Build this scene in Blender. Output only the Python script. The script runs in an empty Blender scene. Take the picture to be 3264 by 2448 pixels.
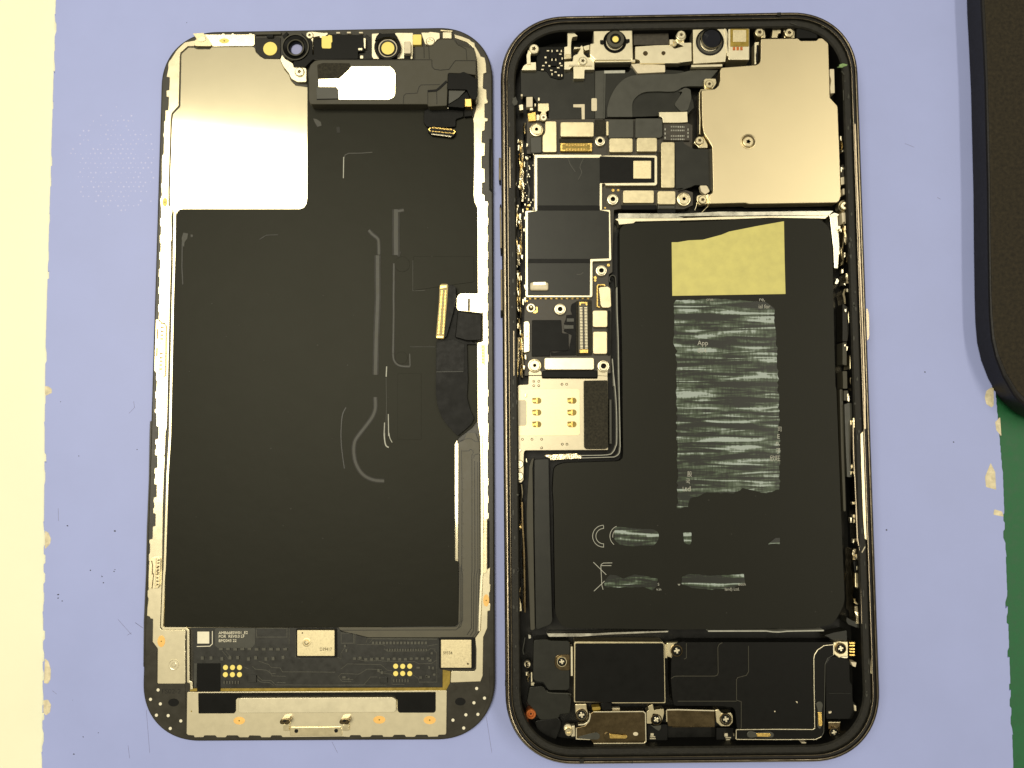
import bpy, bmesh, math, random
from mathutils import Vector
random.seed(7)
S = bpy.context.scene
C = S.collection
MM = 0.001
# ---------------------------------------------------------------- camera
CAM_H, CAM_TILT, FPX = 181.0, 0.07035, 2600.0      # mm above the mat, radians, focal length in photo pixels
cam = bpy.data.cameras.new('camera')
cam.sensor_fit = 'HORIZONTAL'
cam.sensor_width = 36.0
cam.lens = 36.0 * FPX / 3264.0
cam.clip_start = 0.005
cam.clip_end = 20.0
camo = bpy.data.objects.new('camera', cam)
C.objects.link(camo)
camo.location = (0, 0, CAM_H * MM)
camo.rotation_euler = (CAM_TILT, 0, 0)
S.camera = camo
# ---------------------------------------------------------------- world (the dim room round the bench) and lamps
w = bpy.data.worlds.new('World')
S.world = w
w.use_nodes = True
bg = w.node_tree.nodes['Background']
bg.inputs['Color'].default_value = (1.0, 0.91, 0.70, 1)
bg.inputs['Strength'].default_value = 0.27


def area(name, loc, size, power, col, rot):
    l = bpy.data.lights.new(name, 'AREA')
    l.shape = 'RECTANGLE'
    l.size, l.size_y = size
    l.energy = power
    l.color = col
    o = bpy.data.objects.new(name, l)
    C.objects.link(o)
    o.location = loc
    o.rotation_euler = rot
    return o


area('ceiling_panel_lamp', (-0.213, 0.133, 0.7), (0.418, 0.388), 4.15, (1.0, 0.93, 0.74), (0, 0, math.radians(-7)))
area('tube_lamp', (0.83, 0.15, 1.5), (0.10, 1.2), 7.0, (1.0, 0.93, 0.76), (0, math.radians(28), 0))
S.view_settings.view_transform = 'Standard'
S.view_settings.look = 'None'
S.view_settings.exposure = 0.0
S.view_settings.gamma = 1.0

# ---------------------------------------------------------------- from points read off the photograph to places on the bench
REG = dict(A=(480, 60, 3.687), B=(1000, 60, 3.687), C=(480, 500, 3.687), D=(1000, 500, 3.687), E=(440, 940, 3.687),
           F=(1000, 940, 3.687), G=(420, 1380, 3.687), H=(1000, 1380, 3.687), I=(430, 1800, 2.765), J=(1000, 1800, 2.765),
           K=(1580, 20, 3.687), L=(2160, 20, 3.403), M=(1580, 360, 3.687), N=(2160, 360, 3.403), O=(1580, 780, 3.687),
           P=(2160, 780, 3.403), Q=(1580, 1180, 3.687), R=(2160, 1180, 3.403), S=(1580, 1600, 3.687), T=(2160, 1600, 3.403),
           U=(1580, 2000, 3.687), V=(2160, 2000, 3.403), W=(0, 1100, 1.23), X=(0, 0, 0.6777), Y=(2764, 0, 1.184), Z=(0, 0, 1.0))
ct, st = math.cos(CAM_TILT), math.sin(CAM_TILT)


def at(px, py, z):
    """the point of the plane z (mm) that the photo shows at px, py -> x, y in mm"""
    x, y = (px - 1632.0) / FPX, (1224.0 - py) / FPX
    dy, dz = y * ct + st, y * st - ct
    t = (z - CAM_H) / dz
    return (x * t, dy * t)


def pp(s):
    out, r = [], 'Z'
    for tok in s.split():
        if tok in REG:
            r = tok
        else:
            a, b = tok.split(',')
            x0, y0, f = REG[r]
            out.append((x0 + float(a) / f, y0 + float(b) / f))
    return out


def wp(s, z):
    return [at(a, b, z) for a, b in (pp(s) if isinstance(s, str) else s)]


def rect(s):
    (a, b), (c, d) = pp(s)
    return [(a, b), (c, b), (c, d), (a, d)]


def area2(p):
    return sum(p[i - 1][0] * p[i][1] - p[i][0] * p[i - 1][1] for i in range(len(p)))


def rounded(p, r, n=3):
    if r <= 0:
        return p
    out = []
    N = len(p)
    for i in range(N):
        a, b, c = Vector(p[i - 1]), Vector(p[i]), Vector(p[(i + 1) % N])
        u, v = a - b, c - b
        lu, lv = u.length, v.length
        if lu < 1e-6 or lv < 1e-6:
            continue
        d = min(r, lu * .49, lv * .49)
        u, v = u / lu, v / lv
        if abs(u.dot(v)) > .985:
            out.append(tuple(b))
            continue
        s, e = b + u * d, b + v * d
        for k in range(n + 1):
            t = k / n
            q = s * (1 - t) ** 2 + b * 2 * t * (1 - t) + e * t * t
            out.append((q.x, q.y))
    return out


def clean(p):
    out = []
    for q in p:
        if not out or math.hypot(q[0] - out[-1][0], q[1] - out[-1][1]) > .004:
            out.append(q)
    if math.hypot(out[0][0] - out[-1][0], out[0][1] - out[-1][1]) < .004:
        out.pop()
    if area2(out) < 0:
        out.reverse()
    return out


def inset(p, d):
    out = []
    N = len(p)
    for i in range(N):
        a, b, c = Vector(p[i - 1]), Vector(p[i]), Vector(p[(i + 1) % N])
        e1, e2 = (b - a).normalized(), (c - b).normalized()
        n1, n2 = Vector((-e1.y, e1.x)), Vector((-e2.y, e2.x))
        m = n1 + n2
        L = m.length
        if L < .3:
            m = n1
            k = 1
        else:
            m = m / L
            k = min(1.6, 1 / max(.3, m.dot(n1)))
        out.append((b.x + m.x * d * k, b.y + m.y * d * k))
    return out


# ---------------------------------------------------------------- materials
def lin(r, g, b):
    f = lambda c: (c / 255 / 12.92) if c <= 10 else ((c / 255 + .055) / 1.055) ** 2.4
    return (f(r), f(g), f(b), 1)


def mat(name, col, metal=0.0, rough=.5, var=.12, vs=1.2, bump=0.0, bs=6.0, spec=.5, rvar=.08, stretch=(1, 1, 1), coat=0.0, tint=None, rough2=0.0, mix2=0.0):
    """col in linear light; vs, bs = noise cycles per mm"""
    m = bpy.data.materials.new(name)
    m.use_nodes = True
    nt = m.node_tree
    N, L = nt.nodes, nt.links
    b = N['Principled BSDF']
    b.inputs['Metallic'].default_value = metal
    b.inputs['Specular IOR Level'].default_value = spec
    b.inputs['Coat Weight'].default_value = coat
    if tint:
        b.inputs['Specular Tint'].default_value = (*tint, 1)
    g = N.new('ShaderNodeNewGeometry')
    mp = N.new('ShaderNodeMapping')
    mp.inputs['Scale'].default_value = tuple(1000 * k for k in stretch)
    L.new(g.outputs['Position'], mp.inputs['Vector'])
    n = N.new('ShaderNodeTexNoise')
    n.inputs['Scale'].default_value = vs
    n.inputs['Detail'].default_value = 5
    n.inputs['Roughness'].default_value = .62
    L.new(mp.outputs['Vector'], n.inputs['Vector'])
    r = N.new('ShaderNodeMapRange')
    r.inputs['From Min'].default_value, r.inputs['From Max'].default_value = .25, .75
    r.inputs['To Min'].default_value, r.inputs['To Max'].default_value = 1 - var, 1 + var
    L.new(n.outputs['Fac'], r.inputs['Value'])
    mx = N.new('ShaderNodeVectorMath')
    mx.operation = 'SCALE'
    mx.inputs[0].default_value = col[:3]
    L.new(r.outputs['Result'], mx.inputs['Scale'])
    L.new(mx.outputs['Vector'], b.inputs['Base Color'])
    r2 = N.new('ShaderNodeMapRange')
    r2.inputs['From Min'].default_value, r2.inputs['From Max'].default_value = .25, .75
    r2.inputs['To Min'].default_value, r2.inputs['To Max'].default_value = max(.02, rough - rvar), rough + rvar
    L.new(n.outputs['Fac'], r2.inputs['Value'])
    L.new(r2.outputs['Result'], b.inputs['Roughness'])
    if bump:
        n2 = N.new('ShaderNodeTexNoise')
        n2.inputs['Scale'].default_value = bs
        n2.inputs['Detail'].default_value = 3
        L.new(mp.outputs['Vector'], n2.inputs['Vector'])
        bp = N.new('ShaderNodeBump')
        bp.inputs['Strength'].default_value = bump
        bp.inputs['Distance'].default_value = .00002 if bump < .4 else .00008
        L.new(n2.outputs['Fac'], bp.inputs['Height'])
        L.new(bp.outputs['Normal'], b.inputs['Normal'])
    if rough2:
        # brushed finish: a second, wider lobe beside the sharp one
        b2 = N.new('ShaderNodeBsdfPrincipled')
        b2.inputs['Metallic'].default_value = metal
        b2.inputs['Roughness'].default_value = rough2
        L.new(mx.outputs['Vector'], b2.inputs['Base Color'])
        ms = N.new('ShaderNodeMixShader')
        ms.inputs['Fac'].default_value = mix2
        L.new(b.outputs['BSDF'], ms.inputs[1])
        L.new(b2.outputs['BSDF'], ms.inputs[2])
        L.new(ms.outputs['Shader'], N['Material Output'].inputs['Surface'])
    return m


MT = dict(
    cream=mat('cream_table', (.93, .93, .69, 1), 0, .5, .03, .03),
    blue=mat('blue_silicone', (.368, .425, .775, 1), 0, .44, .04, .05, .05, 7, spec=.40, rvar=.03),
    bluepale=mat('pale_glint', (.50, .53, .84, 1), 0, .35, .1, 1),  # lighter blue for the painted lamp glints
    softcrease=mat('soft_crease_highlight', (.017, .0165, .0115, 1), 0, .47, .5, .6, .05, 3, spec=.24),  # wide faint part of the painted crease highlights
    bluewear=mat('worn_backing', (.72, .64, .44, 1), 0, .6, .3, .8),
    green=mat('green_cutting_mat', (.010, .12, .038, 1), 0, .5, .15, .6, .1, 8),
    brown=mat('speckled_brown', (.026, .021, .0125, 1), 0, .7, .6, 1.3, .3, 2.0, spec=.2),
    rubber=mat('black_rubber', (.010, .009, .008, 1), 0, .42, .2, 1, spec=.18),
    bezel=mat('bezel_plastic', (.030, .027, .018, 1), 0, .34, .16, .35, .02, 5, spec=.45),
    plate=mat('satin_steel', (0.929, 0.842, 0.594, 1), 1, .085, .02, .25, .008, 3, rvar=.004, rough2=.36, mix2=.28),
    rail=mat('bright_steel', (0.950, 0.864, 0.616, 1), 1, .16, .05, .6, .015, 3, rvar=.02, rough2=.5, mix2=.5),
    beige=mat('beige_shield_steel', (0.673, 0.580, 0.371, 1), 1, .38, .02, .1, .006, 8, rvar=.015),
    cover=mat('brushed_cover_steel', (0.789, 0.696, 0.452, 1), 1, .33, .05, .8, .02, 8, rvar=.03),
    silver=mat('silver_steel', (0.929, 0.853, 0.626, 1), 1, .30, .04, .5, .015, 4, rvar=.025, rough2=.55, mix2=.35),
    crumple=mat('crumpled_foil', (.85, .74, .50, 1), 1, .20, .3, 1.2, 1.0, 2.6),
    film=mat('graphite_film', (.0058, .0056, .0036, 1), 0, .45, .12, .10, .5, .22, spec=.19, tint=(1, 1, .84), rvar=.012),
    crease=mat('film_crease_highlight', (.036, .0355, .026, 1), 0, .5, .7, .7, .05, 3),  # lighter than the film, paints highlights on its creases; also dust and glue
    film2=mat('smoky_film', (.016, .0165, .012, 1), 0, .36, .2, .3, .02, 2, spec=.34, rvar=.03),
    tape=mat('black_tape', (.0040, .0041, .0034, 1), 0, .44, .08, .4, .02, 3, spec=.14),
    black=mat('black_plastic', (.0042, .0042, .0033, 1), 0, .42, .2, .8, .04, 7, spec=.16),
    grey=mat('grey_plastic', (.055, .051, .034, 1), 0, .55, .06, .5, .03, 10, spec=.4),
    greyflex=mat('grey_flex', (.045, .045, .034, 1), 0, .42, .12, .5, .02, 6, spec=.5),
    brownflex=mat('brown_flex', (.085, .077, .050, 1), 0, .45, .12, .4, .02, 6),
    board=mat('dark_board', (.035, .029, .018, 1), 0, .45, .35, 1.6, .12, 6),
    pcb=mat('black_board', (.015, .015, .011, 1), 0, .36, .2, .6, .12, 2.2, spec=.5),
    trace=mat('trace_glint', (.070, .068, .050, 1), 0, .40, .2, 1.2),  # lightened to paint glints on the board's raised traces and parts
    foam=mat('black_foam', (.030, .027, .018, 1), 0, .75, .7, 2.2, .9, 3.0, spec=.2),
    reader=mat('reader_steel', (.52, .465, .335, 1), 1, .38, .04, .6, .02, 6, rvar=.03),
    gold=mat('gold_contact', (.95, .66, .20, 1), 1, .28, .15, 2, .05, 6),
    yellow=mat('yellow_pad_and_glint', (.95, .78, .20, 1), 0, .5, .06, .8),  # also paints the lamp's reflection in the projector lens
    amber=mat('amber_tape', (.95, .56, .16, 1), 0, .4, .12, .8),
    kapton=mat('kapton_edge', (.30, .21, .03, 1), 0, .3, .3, .7),
    copper=mat('copper_screw', (.55, .16, .04, 1), .6, .35, .25, 2, .1, 5),
    glass=mat('lens_glass', (.006, .007, .012, 1), 0, .06, .2, .6, spec=.6),
    window=mat('clear_window', (.36, .38, .62, 1), 0, .15, .05, .5),
    void=mat('dark_void', (.004, .004, .0035, 1), 0, .6, .2, 1, spec=.2),
    floor=mat('black_tray', (.005, .005, .004, 1), 0, .38, .3, .5, .1, 2.5, spec=.25),
    gasket=mat('black_gasket', (.011, .010, .0065, 1), 0, .5, .6, 1.2, .5, 4.0, spec=.32),
    steel=mat('graphite_rail', (.26, .22, .155, 1), 1, .22, .12, .5, .04, 4),
    darksteel=mat('dark_rail', (.065, .055, .038, 1), 1, .20, .15, .6, .04, 4),
    dim_metal=mat('dimmed_plate', (0.154, 0.116, 0.061, 1), 1, .26, .1, .5, .02, 6),  # darkened metal painting the dim reflections in the lower plates
    battery=mat('battery_wrap', (.0062, .0061, .0042, 1), 0, .42, .08, .15, .3, .2, spec=.22, tint=(1, 1, .88), rvar=.015),
    sticker=mat('yellow_sticker', (.62, .565, .175, 1), 0, .5, .12, .35, .35, .8),
    ink=mat('grey_ink', (.42, .42, .36, 1), 0, .6, .2, 2),
    white=mat('white_print', (.85, .80, .62, 1), 0, .5, .06, 2),
    pale=mat('pale_plastic', (.70, .62, .44, 1), 0, .4, .1, 1.2),
    chip=mat('chip_lid', (0.744, 0.648, 0.408, 1), .9, .42, .10, 3, .08, 7),
    foil=mat('grey_foil', (.62, .60, .50, 1), 1, .30, .2, .4, .3, .8),
    greenmark=mat('green_smudge', (.20, .32, .12, 1), 0, .6, .4, 1.5),
    dirt=mat('dirt', (.035, .03, .03, 1), 0, .8, .4, 2),
    scratch=mat('scratch', (.22, .23, .40, 1), 0, .6, .2, 1),
)


def smear_material():
    """a label rubbed into streaks: pale grey green print broken into horizontal rags"""
    m = bpy.data.materials.new('smeared_print')
    m.use_nodes = True
    N, L = m.node_tree.nodes, m.node_tree.links
    b = N['Principled BSDF']
    b.inputs['Roughness'].default_value = .5
    g = N.new('ShaderNodeNewGeometry')

    def noise(sx, sy, det, dist, seed):
        mp = N.new('ShaderNodeMapping')
        mp.inputs['Scale'].default_value = (1000 * sx, 1000 * sy, 0)
        mp.inputs['Location'].default_value = (seed, seed * .7, 0)
        L.new(g.outputs['Position'], mp.inputs['Vector'])
        n = N.new('ShaderNodeTexNoise')
        n.inputs['Scale'].default_value = 1
        n.inputs['Detail'].default_value = det
        n.inputs['Distortion'].default_value = dist
        L.new(mp.outputs['Vector'], n.inputs['Vector'])
        return n
    a = noise(.085, 1.05, 5, .8, 3)
    c = noise(2.2, .45, 3, .3, 11)
    d = noise(.07, .30, 2, 0, 5)
    m1 = N.new('ShaderNodeMath'); m1.operation = 'MULTIPLY_ADD'
    L.new(c.outputs['Fac'], m1.inputs[0]); m1.inputs[1].default_value = .20
    L.new(a.outputs['Fac'], m1.inputs[2])
    m2 = N.new('ShaderNodeMath'); m2.operation = 'MULTIPLY_ADD'
    L.new(d.outputs['Fac'], m2.inputs[0]); m2.inputs[1].default_value = .55
    L.new(m1.outputs[0], m2.inputs[2])
    r = N.new('ShaderNodeValToRGB')
    e = r.color_ramp.elements
    e[0].position, e[0].color = .82, (.010, .012, .008, 1)
    e[1].position, e[1].color = 1.07, (.34, .40, .375, 1)
    k = e.new(.90); k.color = (.040, .060, .032, 1)
    k = e.new(.97); k.color = (.13, .165, .125, 1)
    L.new(m2.outputs[0], r.inputs['Fac'])
    bp = N.new('ShaderNodeBump')
    bp.inputs['Strength'].default_value = .5
    bp.inputs['Distance'].default_value = .00005
    L.new(a.outputs['Fac'], bp.inputs['Height'])
    L.new(bp.outputs['Normal'], b.inputs['Normal'])
    b.inputs['Roughness'].default_value = .32
    L.new(r.outputs['Color'], b.inputs['Base Color'])
    return m


MT['smear'] = smear_material()
WORLD = {}          # object name -> its origin in mm
BUMP = [0]


def tag(o, label=None, cat=None, group=None, kind=None):
    for k, v in (('label', label), ('category', cat), ('group', group), ('kind', kind)):
        if v:
            o[k] = v
    return o


def thing(name, label, cat, px, py, z=0):
    o = bpy.data.objects.new(name, None)
    C.objects.link(o)
    x, y = at(px, py, z)
    o.location = (x * MM, y * MM, z * MM)
    o.empty_display_size = .01
    WORLD[o.name] = (x, y, z)
    return tag(o, label, cat)


def link(name, verts, faces, m, parent, smooth=False, kind=None, label=None, slots=None):
    n = len(verts)
    cx = sum(v[0] for v in verts) / n
    cy = sum(v[1] for v in verts) / n
    cz = min(v[2] for v in verts)
    me = bpy.data.meshes.new(name)
    me.from_pydata([((v[0] - cx) * MM, (v[1] - cy) * MM, (v[2] - cz) * MM) for v in verts], [], faces)
    for q in (m if isinstance(m, (list, tuple)) else [m]):
        me.materials.append(MT[q])
    if slots:
        me.polygons.foreach_set('material_index', slots)
    if smooth:
        me.polygons.foreach_set('use_smooth', [True] * len(faces))
    me.update()
    o = bpy.data.objects.new(name, me)
    C.objects.link(o)
    base = (0, 0, 0)
    if parent is not None:
        o.parent = parent
        base = WORLD[parent.name]
    o.location = ((cx - base[0]) * MM, (cy - base[1]) * MM, (cz - base[2]) * MM)
    WORLD[o.name] = (cx, cy, cz)
    if kind:
        o['kind'] = kind
    if label:
        o['label'] = label
    return o


def prism_data(p, z0, z1, b):
    """p: ccw outline in mm"""
    rings = [(p, z0)]
    b = min(b, (z1 - z0) * .8)
    for _ in range(5):
        if b < .004:
            break
        q = inset(p, b)
        if all((p[i][0] - p[i - 1][0]) * (q[i][0] - q[i - 1][0]) + (p[i][1] - p[i - 1][1]) * (q[i][1] - q[i - 1][1]) > -1e-9 for i in range(len(p))):
            break
        b *= .55
    if b > .004:
        rings += [(p, z1 - b), (inset(p, b * .3), z1 - b * .3), (inset(p, b), z1)]
    else:
        rings += [(p, z1)]
    V, Fc = [], []
    n = len(p)
    for q, z in rings:
        V += [(x, y, z) for x, y in q]
    for k in range(len(rings) - 1):
        for i in range(n):
            j = (i + 1) % n
            Fc.append((k * n + i, k * n + j, (k + 1) * n + j, (k + 1) * n + i))
    Fc.append(tuple(range((len(rings) - 1) * n, len(rings) * n)))
    Fc.append(tuple(reversed(range(n))))
    return V, Fc


def part(parent, name, m, z0, z1, pts, rad=0.0, bev=.10, label=None, kind=None, trace=None):
    """a solid piece: outline read off the photo at its top height, walls straight down"""
    BUMP[0] += 1
    z1 += (BUMP[0] % 11) * .003
    z0 += (BUMP[0] % 7) * .003
    if 0 < rad < bev * 1.3:
        rad = bev * 1.3
    p = clean(rounded(clean(wp(pts, z1 if trace is None else trace)), rad))
    V, Fc = prism_data(p, z0, z1, bev)
    return link(name, V, Fc, m, parent, label=label, kind=kind)


def box(parent, name, m, z0, z1, s, rad=.15, bev=.10, **k):
    return part(parent, name, m, z0, z1, rect(s), rad, bev, **k)


def ribbon(pts, w):
    """outline of a band w wide along the points"""
    P = [Vector(q) for q in pts]
    l, r = [], []
    for i, q in enumerate(P):
        a = (q - P[i - 1]).normalized() if i else None
        b = (P[i + 1] - q).normalized() if i < len(P) - 1 else None
        a, b = a or b, b or a
        n = Vector((-a.y - b.y, a.x + b.x))
        n = n.normalized() if n.length > .2 else Vector((-a.y, a.x))
        n = n * min(1.5, 1 / max(.4, n.dot(Vector((-a.y, a.x))))) * w / 2
        l.append(tuple(q + n))
        r.append(tuple(q - n))
    return l + r[::-1]


def smooth_line(pts, k=4):
    out = []
    n = len(pts)
    for i in range(n - 1):
        p0, p1, p2, p3 = pts[max(i - 1, 0)], pts[i], pts[i + 1], pts[min(i + 2, n - 1)]
        for j in range(k):
            t = j / k
            out.append(tuple(.5 * (2 * p1[a] + (p2[a] - p0[a]) * t + (2 * p0[a] - 5 * p1[a] + 4 * p2[a] - p3[a]) * t * t + (3 * p1[a] - p0[a] - 3 * p2[a] + p3[a]) * t ** 3) for a in (0, 1)))
    out.append(pts[-1])
    return out


def strip(parent, name, m, z0, z1, s, wpx, curve=False, bev=.03, **k):
    p = pp(s) if isinstance(s, str) else s
    if curve:
        p = smooth_line(p)
    return part(parent, name, m, z0, z1, ribbon(p, wpx), 0, bev, **k)


def lathe(parent, name, m, cx, cy, prof, seg=24, slots=None, label=None, squash=1.0):
    """prof: (radius mm, z mm) from the outside bottom to the centre; cx, cy in mm"""
    V, Fc, mi = [], [], []
    for r, z in prof:
        for i in range(seg):
            a = 2 * math.pi * i / seg
            V.append((cx + max(r, .002) * math.cos(a), cy + max(r, .002) * math.sin(a) * squash, z))
    for k in range(len(prof) - 1):
        for i in range(seg):
            j = (i + 1) % seg
            Fc.append((k * seg + i, k * seg + j, (k + 1) * seg + j, (k + 1) * seg + i))
            mi.append(slots[k] if slots else 0)
    Fc.append(tuple(range((len(prof) - 1) * seg, len(prof) * seg)))
    mi.append(slots[-1] if slots else 0)
    return link(name, V, Fc, m, parent, slots=mi if slots else None, label=label)


def spot(s, z):
    (q,) = pp(s)
    return at(q[0], q[1], z), q


def mm_px(z=4):
    return (CAM_H - z) / FPX


def disc(parent, name, m, s, rpx, z0, z1, bev=.05, squash=1.0, seg=20, label=None):
    (x, y), _ = spot(s, z1)
    r = rpx * mm_px(z1)
    BUMP[0] += 1
    z1 += (BUMP[0] % 5) * .002
    return lathe(parent, name, m, x, y, [(r, z0), (r, z1 - bev), (r - bev * .3, z1 - bev * .3), (r - bev, z1)], seg, squash=squash, label=label)


def standoff(parent, s, rpx, hpx, z0, z1, m='silver', name='standoff'):
    """a threaded post: knurled collar, rim and dark bore"""
    (x, y), _ = spot(s, z1)
    k = mm_px(z1)
    r, h = rpx * k, hpx * k
    return lathe(parent, name, [m, 'void'], x, y, [(r, z0), (r, z1 - .35), (r * .93, z1 - .25), (r * .82, z1 - .22), (r * .78, z1 - .05), (r * .70, z1), (h * 1.15, z1), (h, z1 - .08), (h * .9, z1 - .9)], 26,
                 slots=[0, 0, 0, 0, 0, 0, 0, 1, 1])


def screw(parent, s, rpx, z0, z1, m='silver', kind='star', spin=0.2, name='screw'):
    """pan head screw with a cross or star recess cut as its own facets"""
    (x, y), _ = spot(s, z1)
    k = mm_px(z1)
    r = rpx * k
    seg = 24
    V, Fc, mi = [], [], []
    rings = [(r, z0), (r, z1 - .22), (r * .93, z1 - .08), (r * .80, z1)]
    for q, z in rings:
        for i in range(seg):
            a = 2 * math.pi * i / seg + spin
            V.append((x + q * math.cos(a), y + q * math.sin(a), z))
    for (q0, z, depth) in ((0, z1, 0), (0, z1 - .28, 1)):
        for i in range(seg):
            a = 2 * math.pi * i / seg + spin
            if kind == 'cross':
                u = i % 6
                rr = r * (.58 if u in (0, 1, 5) else .24 if u in (2, 4) else .2)
                if u == 1 or u == 5:
                    rr = r * .56
            else:
                rr = r * (.36 + .08 * math.cos(5 * a))
            rr *= (.8 if depth else 1)
            V.append((x + rr * math.cos(a), y + rr * math.sin(a), z))
    nr = len(rings) + 2
    for q in range(nr - 1):
        for i in range(seg):
            j = (i + 1) % seg
            Fc.append((q * seg + i, q * seg + j, (q + 1) * seg + j, (q + 1) * seg + i))
            mi.append(1 if q == nr - 2 and kind != 'cross' else 0)
    Fc.append(tuple(range((nr - 1) * seg, nr * seg)))
    mi.append(1 if kind != 'cross' else 0)
    return link(name, V, Fc, [m, 'dim_metal'], parent, slots=mi)


def sunk_screw(parent, s, rpx, z0, z1, m='dim_metal', spin=.2):
    """a screw deep in its boss: rim, dark pit, pale raised cross painting its glint"""
    (x, y), _ = spot(s, z1)
    k = mm_px(z1)
    r = rpx * k
    o = lathe(parent, 'screw', [m, 'void', 'cover'], x, y, [(r * 1.25, z0), (r * 1.25, z1 - .1), (r * 1.15, z1), (r * 1.02, z1), (r * .95, z1 - .3), (r * .86, z1 - .22), (r * .5, z1 - .2)], 24, slots=[0, 0, 0, 1, 1, 1, 1])
    p = []
    for i in range(4):
        a = spin + i * math.pi / 2
        for da, q in ((-.32, .62), (.32, .62), (.785, .3)):
            p.append((x + r * q * math.cos(a + da), y + r * q * math.sin(a + da)))
    V, Fc = prism_data(clean(p), z1 - .3, z1 - .08, .05)
    link('cross_recess', V, Fc, 'silver', o)
    return o


def many(parent, name, m, z0, z1, polys, kind='stuff'):
    """pieces too small to pick apart, joined"""
    V, Fc = [], []
    for p in polys:
        q = clean(wp(p, z1))
        v, f = prism_data(q, z0, z1, .03)
        o = len(V)
        V += v
        Fc += [tuple(o + i for i in g) for g in f]
    return link(name, V, Fc, m, parent, kind=kind)


def pins(parent, a, b, n, wpx, lpx, z0, z1, m='gold', name='contact_pins'):
    """a row of n pins from a to b, each wpx along the row and lpx across"""
    (p,), (q,) = pp(a), pp(b)
    p, q = Vector(p), Vector(q)
    t = (q - p).normalized()
    u = Vector((-t.y, t.x))
    out = []
    for i in range(n):
        c = p.lerp(q, i / (n - 1))
        out.append([tuple(c + t * wpx / 2 * sx + u * lpx / 2 * sy) for sx, sy in ((-1, -1), (1, -1), (1, 1), (-1, 1))])
    return many(parent, name, m, z0, z1, out)


def text(parent, body, s, hpx, z, m='ink', name='lettering', rot=0.0, squeeze=1.0):
    """flat print: s = left end of the baseline, hpx = capital height in photo pixels"""
    cu = bpy.data.curves.new(name, 'FONT')
    cu.body = body
    k = mm_px(z)
    cu.size = hpx * k * MM / .69
    cu.extrude = .000004
    cu.resolution_u = 3
    t = bpy.data.objects.new(name, cu)
    C.objects.link(t)
    dg = bpy.context.evaluated_depsgraph_get()
    me = bpy.data.meshes.new_from_object(t.evaluated_get(dg))
    bpy.data.objects.remove(t)
    bpy.data.curves.remove(cu)
    if not len(me.vertices):
        return None
    me.materials.clear()
    me.materials.append(MT[m])
    for v in me.vertices:
        v.co.x *= squeeze
    o = bpy.data.objects.new(name, me)
    C.objects.link(o)
    (x, y), _ = spot(s, z)
    base = WORLD[parent.name]
    o.parent = parent
    o.location = ((x - base[0]) * MM, (y - base[1]) * MM, (z - base[2]) * MM)
    o.rotation_euler = (0, 0, rot)
    return o


def rrect(w, h, r, n=10, e=2.15):
    """rounded rectangle, ccw, centred, corner exponent e"""
    out = []
    for cx, cy, a0 in ((w / 2 - r, h / 2 - r, 0), (-w / 2 + r, h / 2 - r, 90), (-w / 2 + r, -h / 2 + r, 180), (w / 2 - r, -h / 2 + r, 270)):
        for i in range(n + 1):
            a = math.radians(a0 + 90 * i / n)
            c, s = math.cos(a), math.sin(a)
            out.append((cx + r * math.copysign(abs(c) ** (2 / e), c), cy + r * math.copysign(abs(s) ** (2 / e), s)))
    return out


def frame_map(corners, w, h, z):
    """maps a w x h mm rectangle onto the four corners TL TR BR BL read off the photo at height z"""
    q = [at(a, b, z) for a, b in corners]

    def f(x, y):
        u, v = x / w + .5, .5 - y / h
        return tuple((q[0][i] * (1 - u) + q[1][i] * u) * (1 - v) + (q[3][i] * (1 - u) + q[2][i] * u) * v for i in (0, 1))
    return f


def ring(parent, name, m, fm, w, h, r, prof, slots=None, n=12):
    """a band following the rounded rectangle; prof: (inset mm, z mm)"""
    V, Fc, mi = [], [], []
    N = 0
    for d, z in prof:
        p = rrect(w - 2 * d, h - 2 * d, max(r - d, .5), n)
        N = len(p)
        V += [(*fm(*q), z) for q in p]
    for k in range(len(prof) - 1):
        for i in range(N):
            j = (i + 1) % N
            Fc.append((k * N + i, k * N + j, (k + 1) * N + j, (k + 1) * N + i))
            mi.append(slots[k] if slots else 0)
    return link(name, V, Fc, m, parent, slots=mi if slots else None)


# ================================================================ THE BENCH
me = []
tb = link('tabletop', [(-700, -600, -3), (700, -600, -3), (700, 600, -3), (-700, 600, -3)], [(0, 1, 2, 3)], 'cream', None)
tag(tb, kind='structure')
# green cutting mat below the blue one on the right
gm = part(None, 'cutting_mat', 'green', -2.95, -1.95, '3110,900 5200,900 5200,3600 3110,3600', 2, .2)
tag(gm, 'dark green cutting mat showing under the right edge of the blue mat', 'cutting mat')


def ragged(p, q, n, amp, seed):
    rnd = random.Random(seed)
    out = []
    for i in range(n):
        t = (i + rnd.uniform(-.3, .3)) / n
        s = rnd.choice((0, 1)) if i % 2 else 0
        o = rnd.uniform(.3, 1) * amp * s
        x, y = p[0] + (q[0] - p[0]) * t, p[1] + (q[1] - p[1]) * t
        h = (q[1] - p[1]) / n * .42
        out += [(x + o, y - h * .9), (x + o, y + h * .9)]
    return out


left_edge = ragged((131, 2700), (144, 1110), 50, 6, 3) + ragged((145, 1090), (186, -300), 46, 5, 4) + [(188, -400)]
right_edge = ragged((3120, -400), (3190, 2050), 40, -6, 5)[:]
right_edge = [(3140, -400), (3140, 1000)] + ragged((3158, 1060), (3196, 1500), 18, -12, 6) + ragged((3198, 1520), (3240, 2700), 44, -9, 8)
mat_thing = thing('work_mat', 'pale blue silicone work mat with ragged worn edges under both phone halves', 'work mat', 1640, 1300, -1.9)
mt = part(mat_thing, 'mat_sheet', 'blue', -1.9, 0, right_edge + left_edge, 0, .12)
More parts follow.
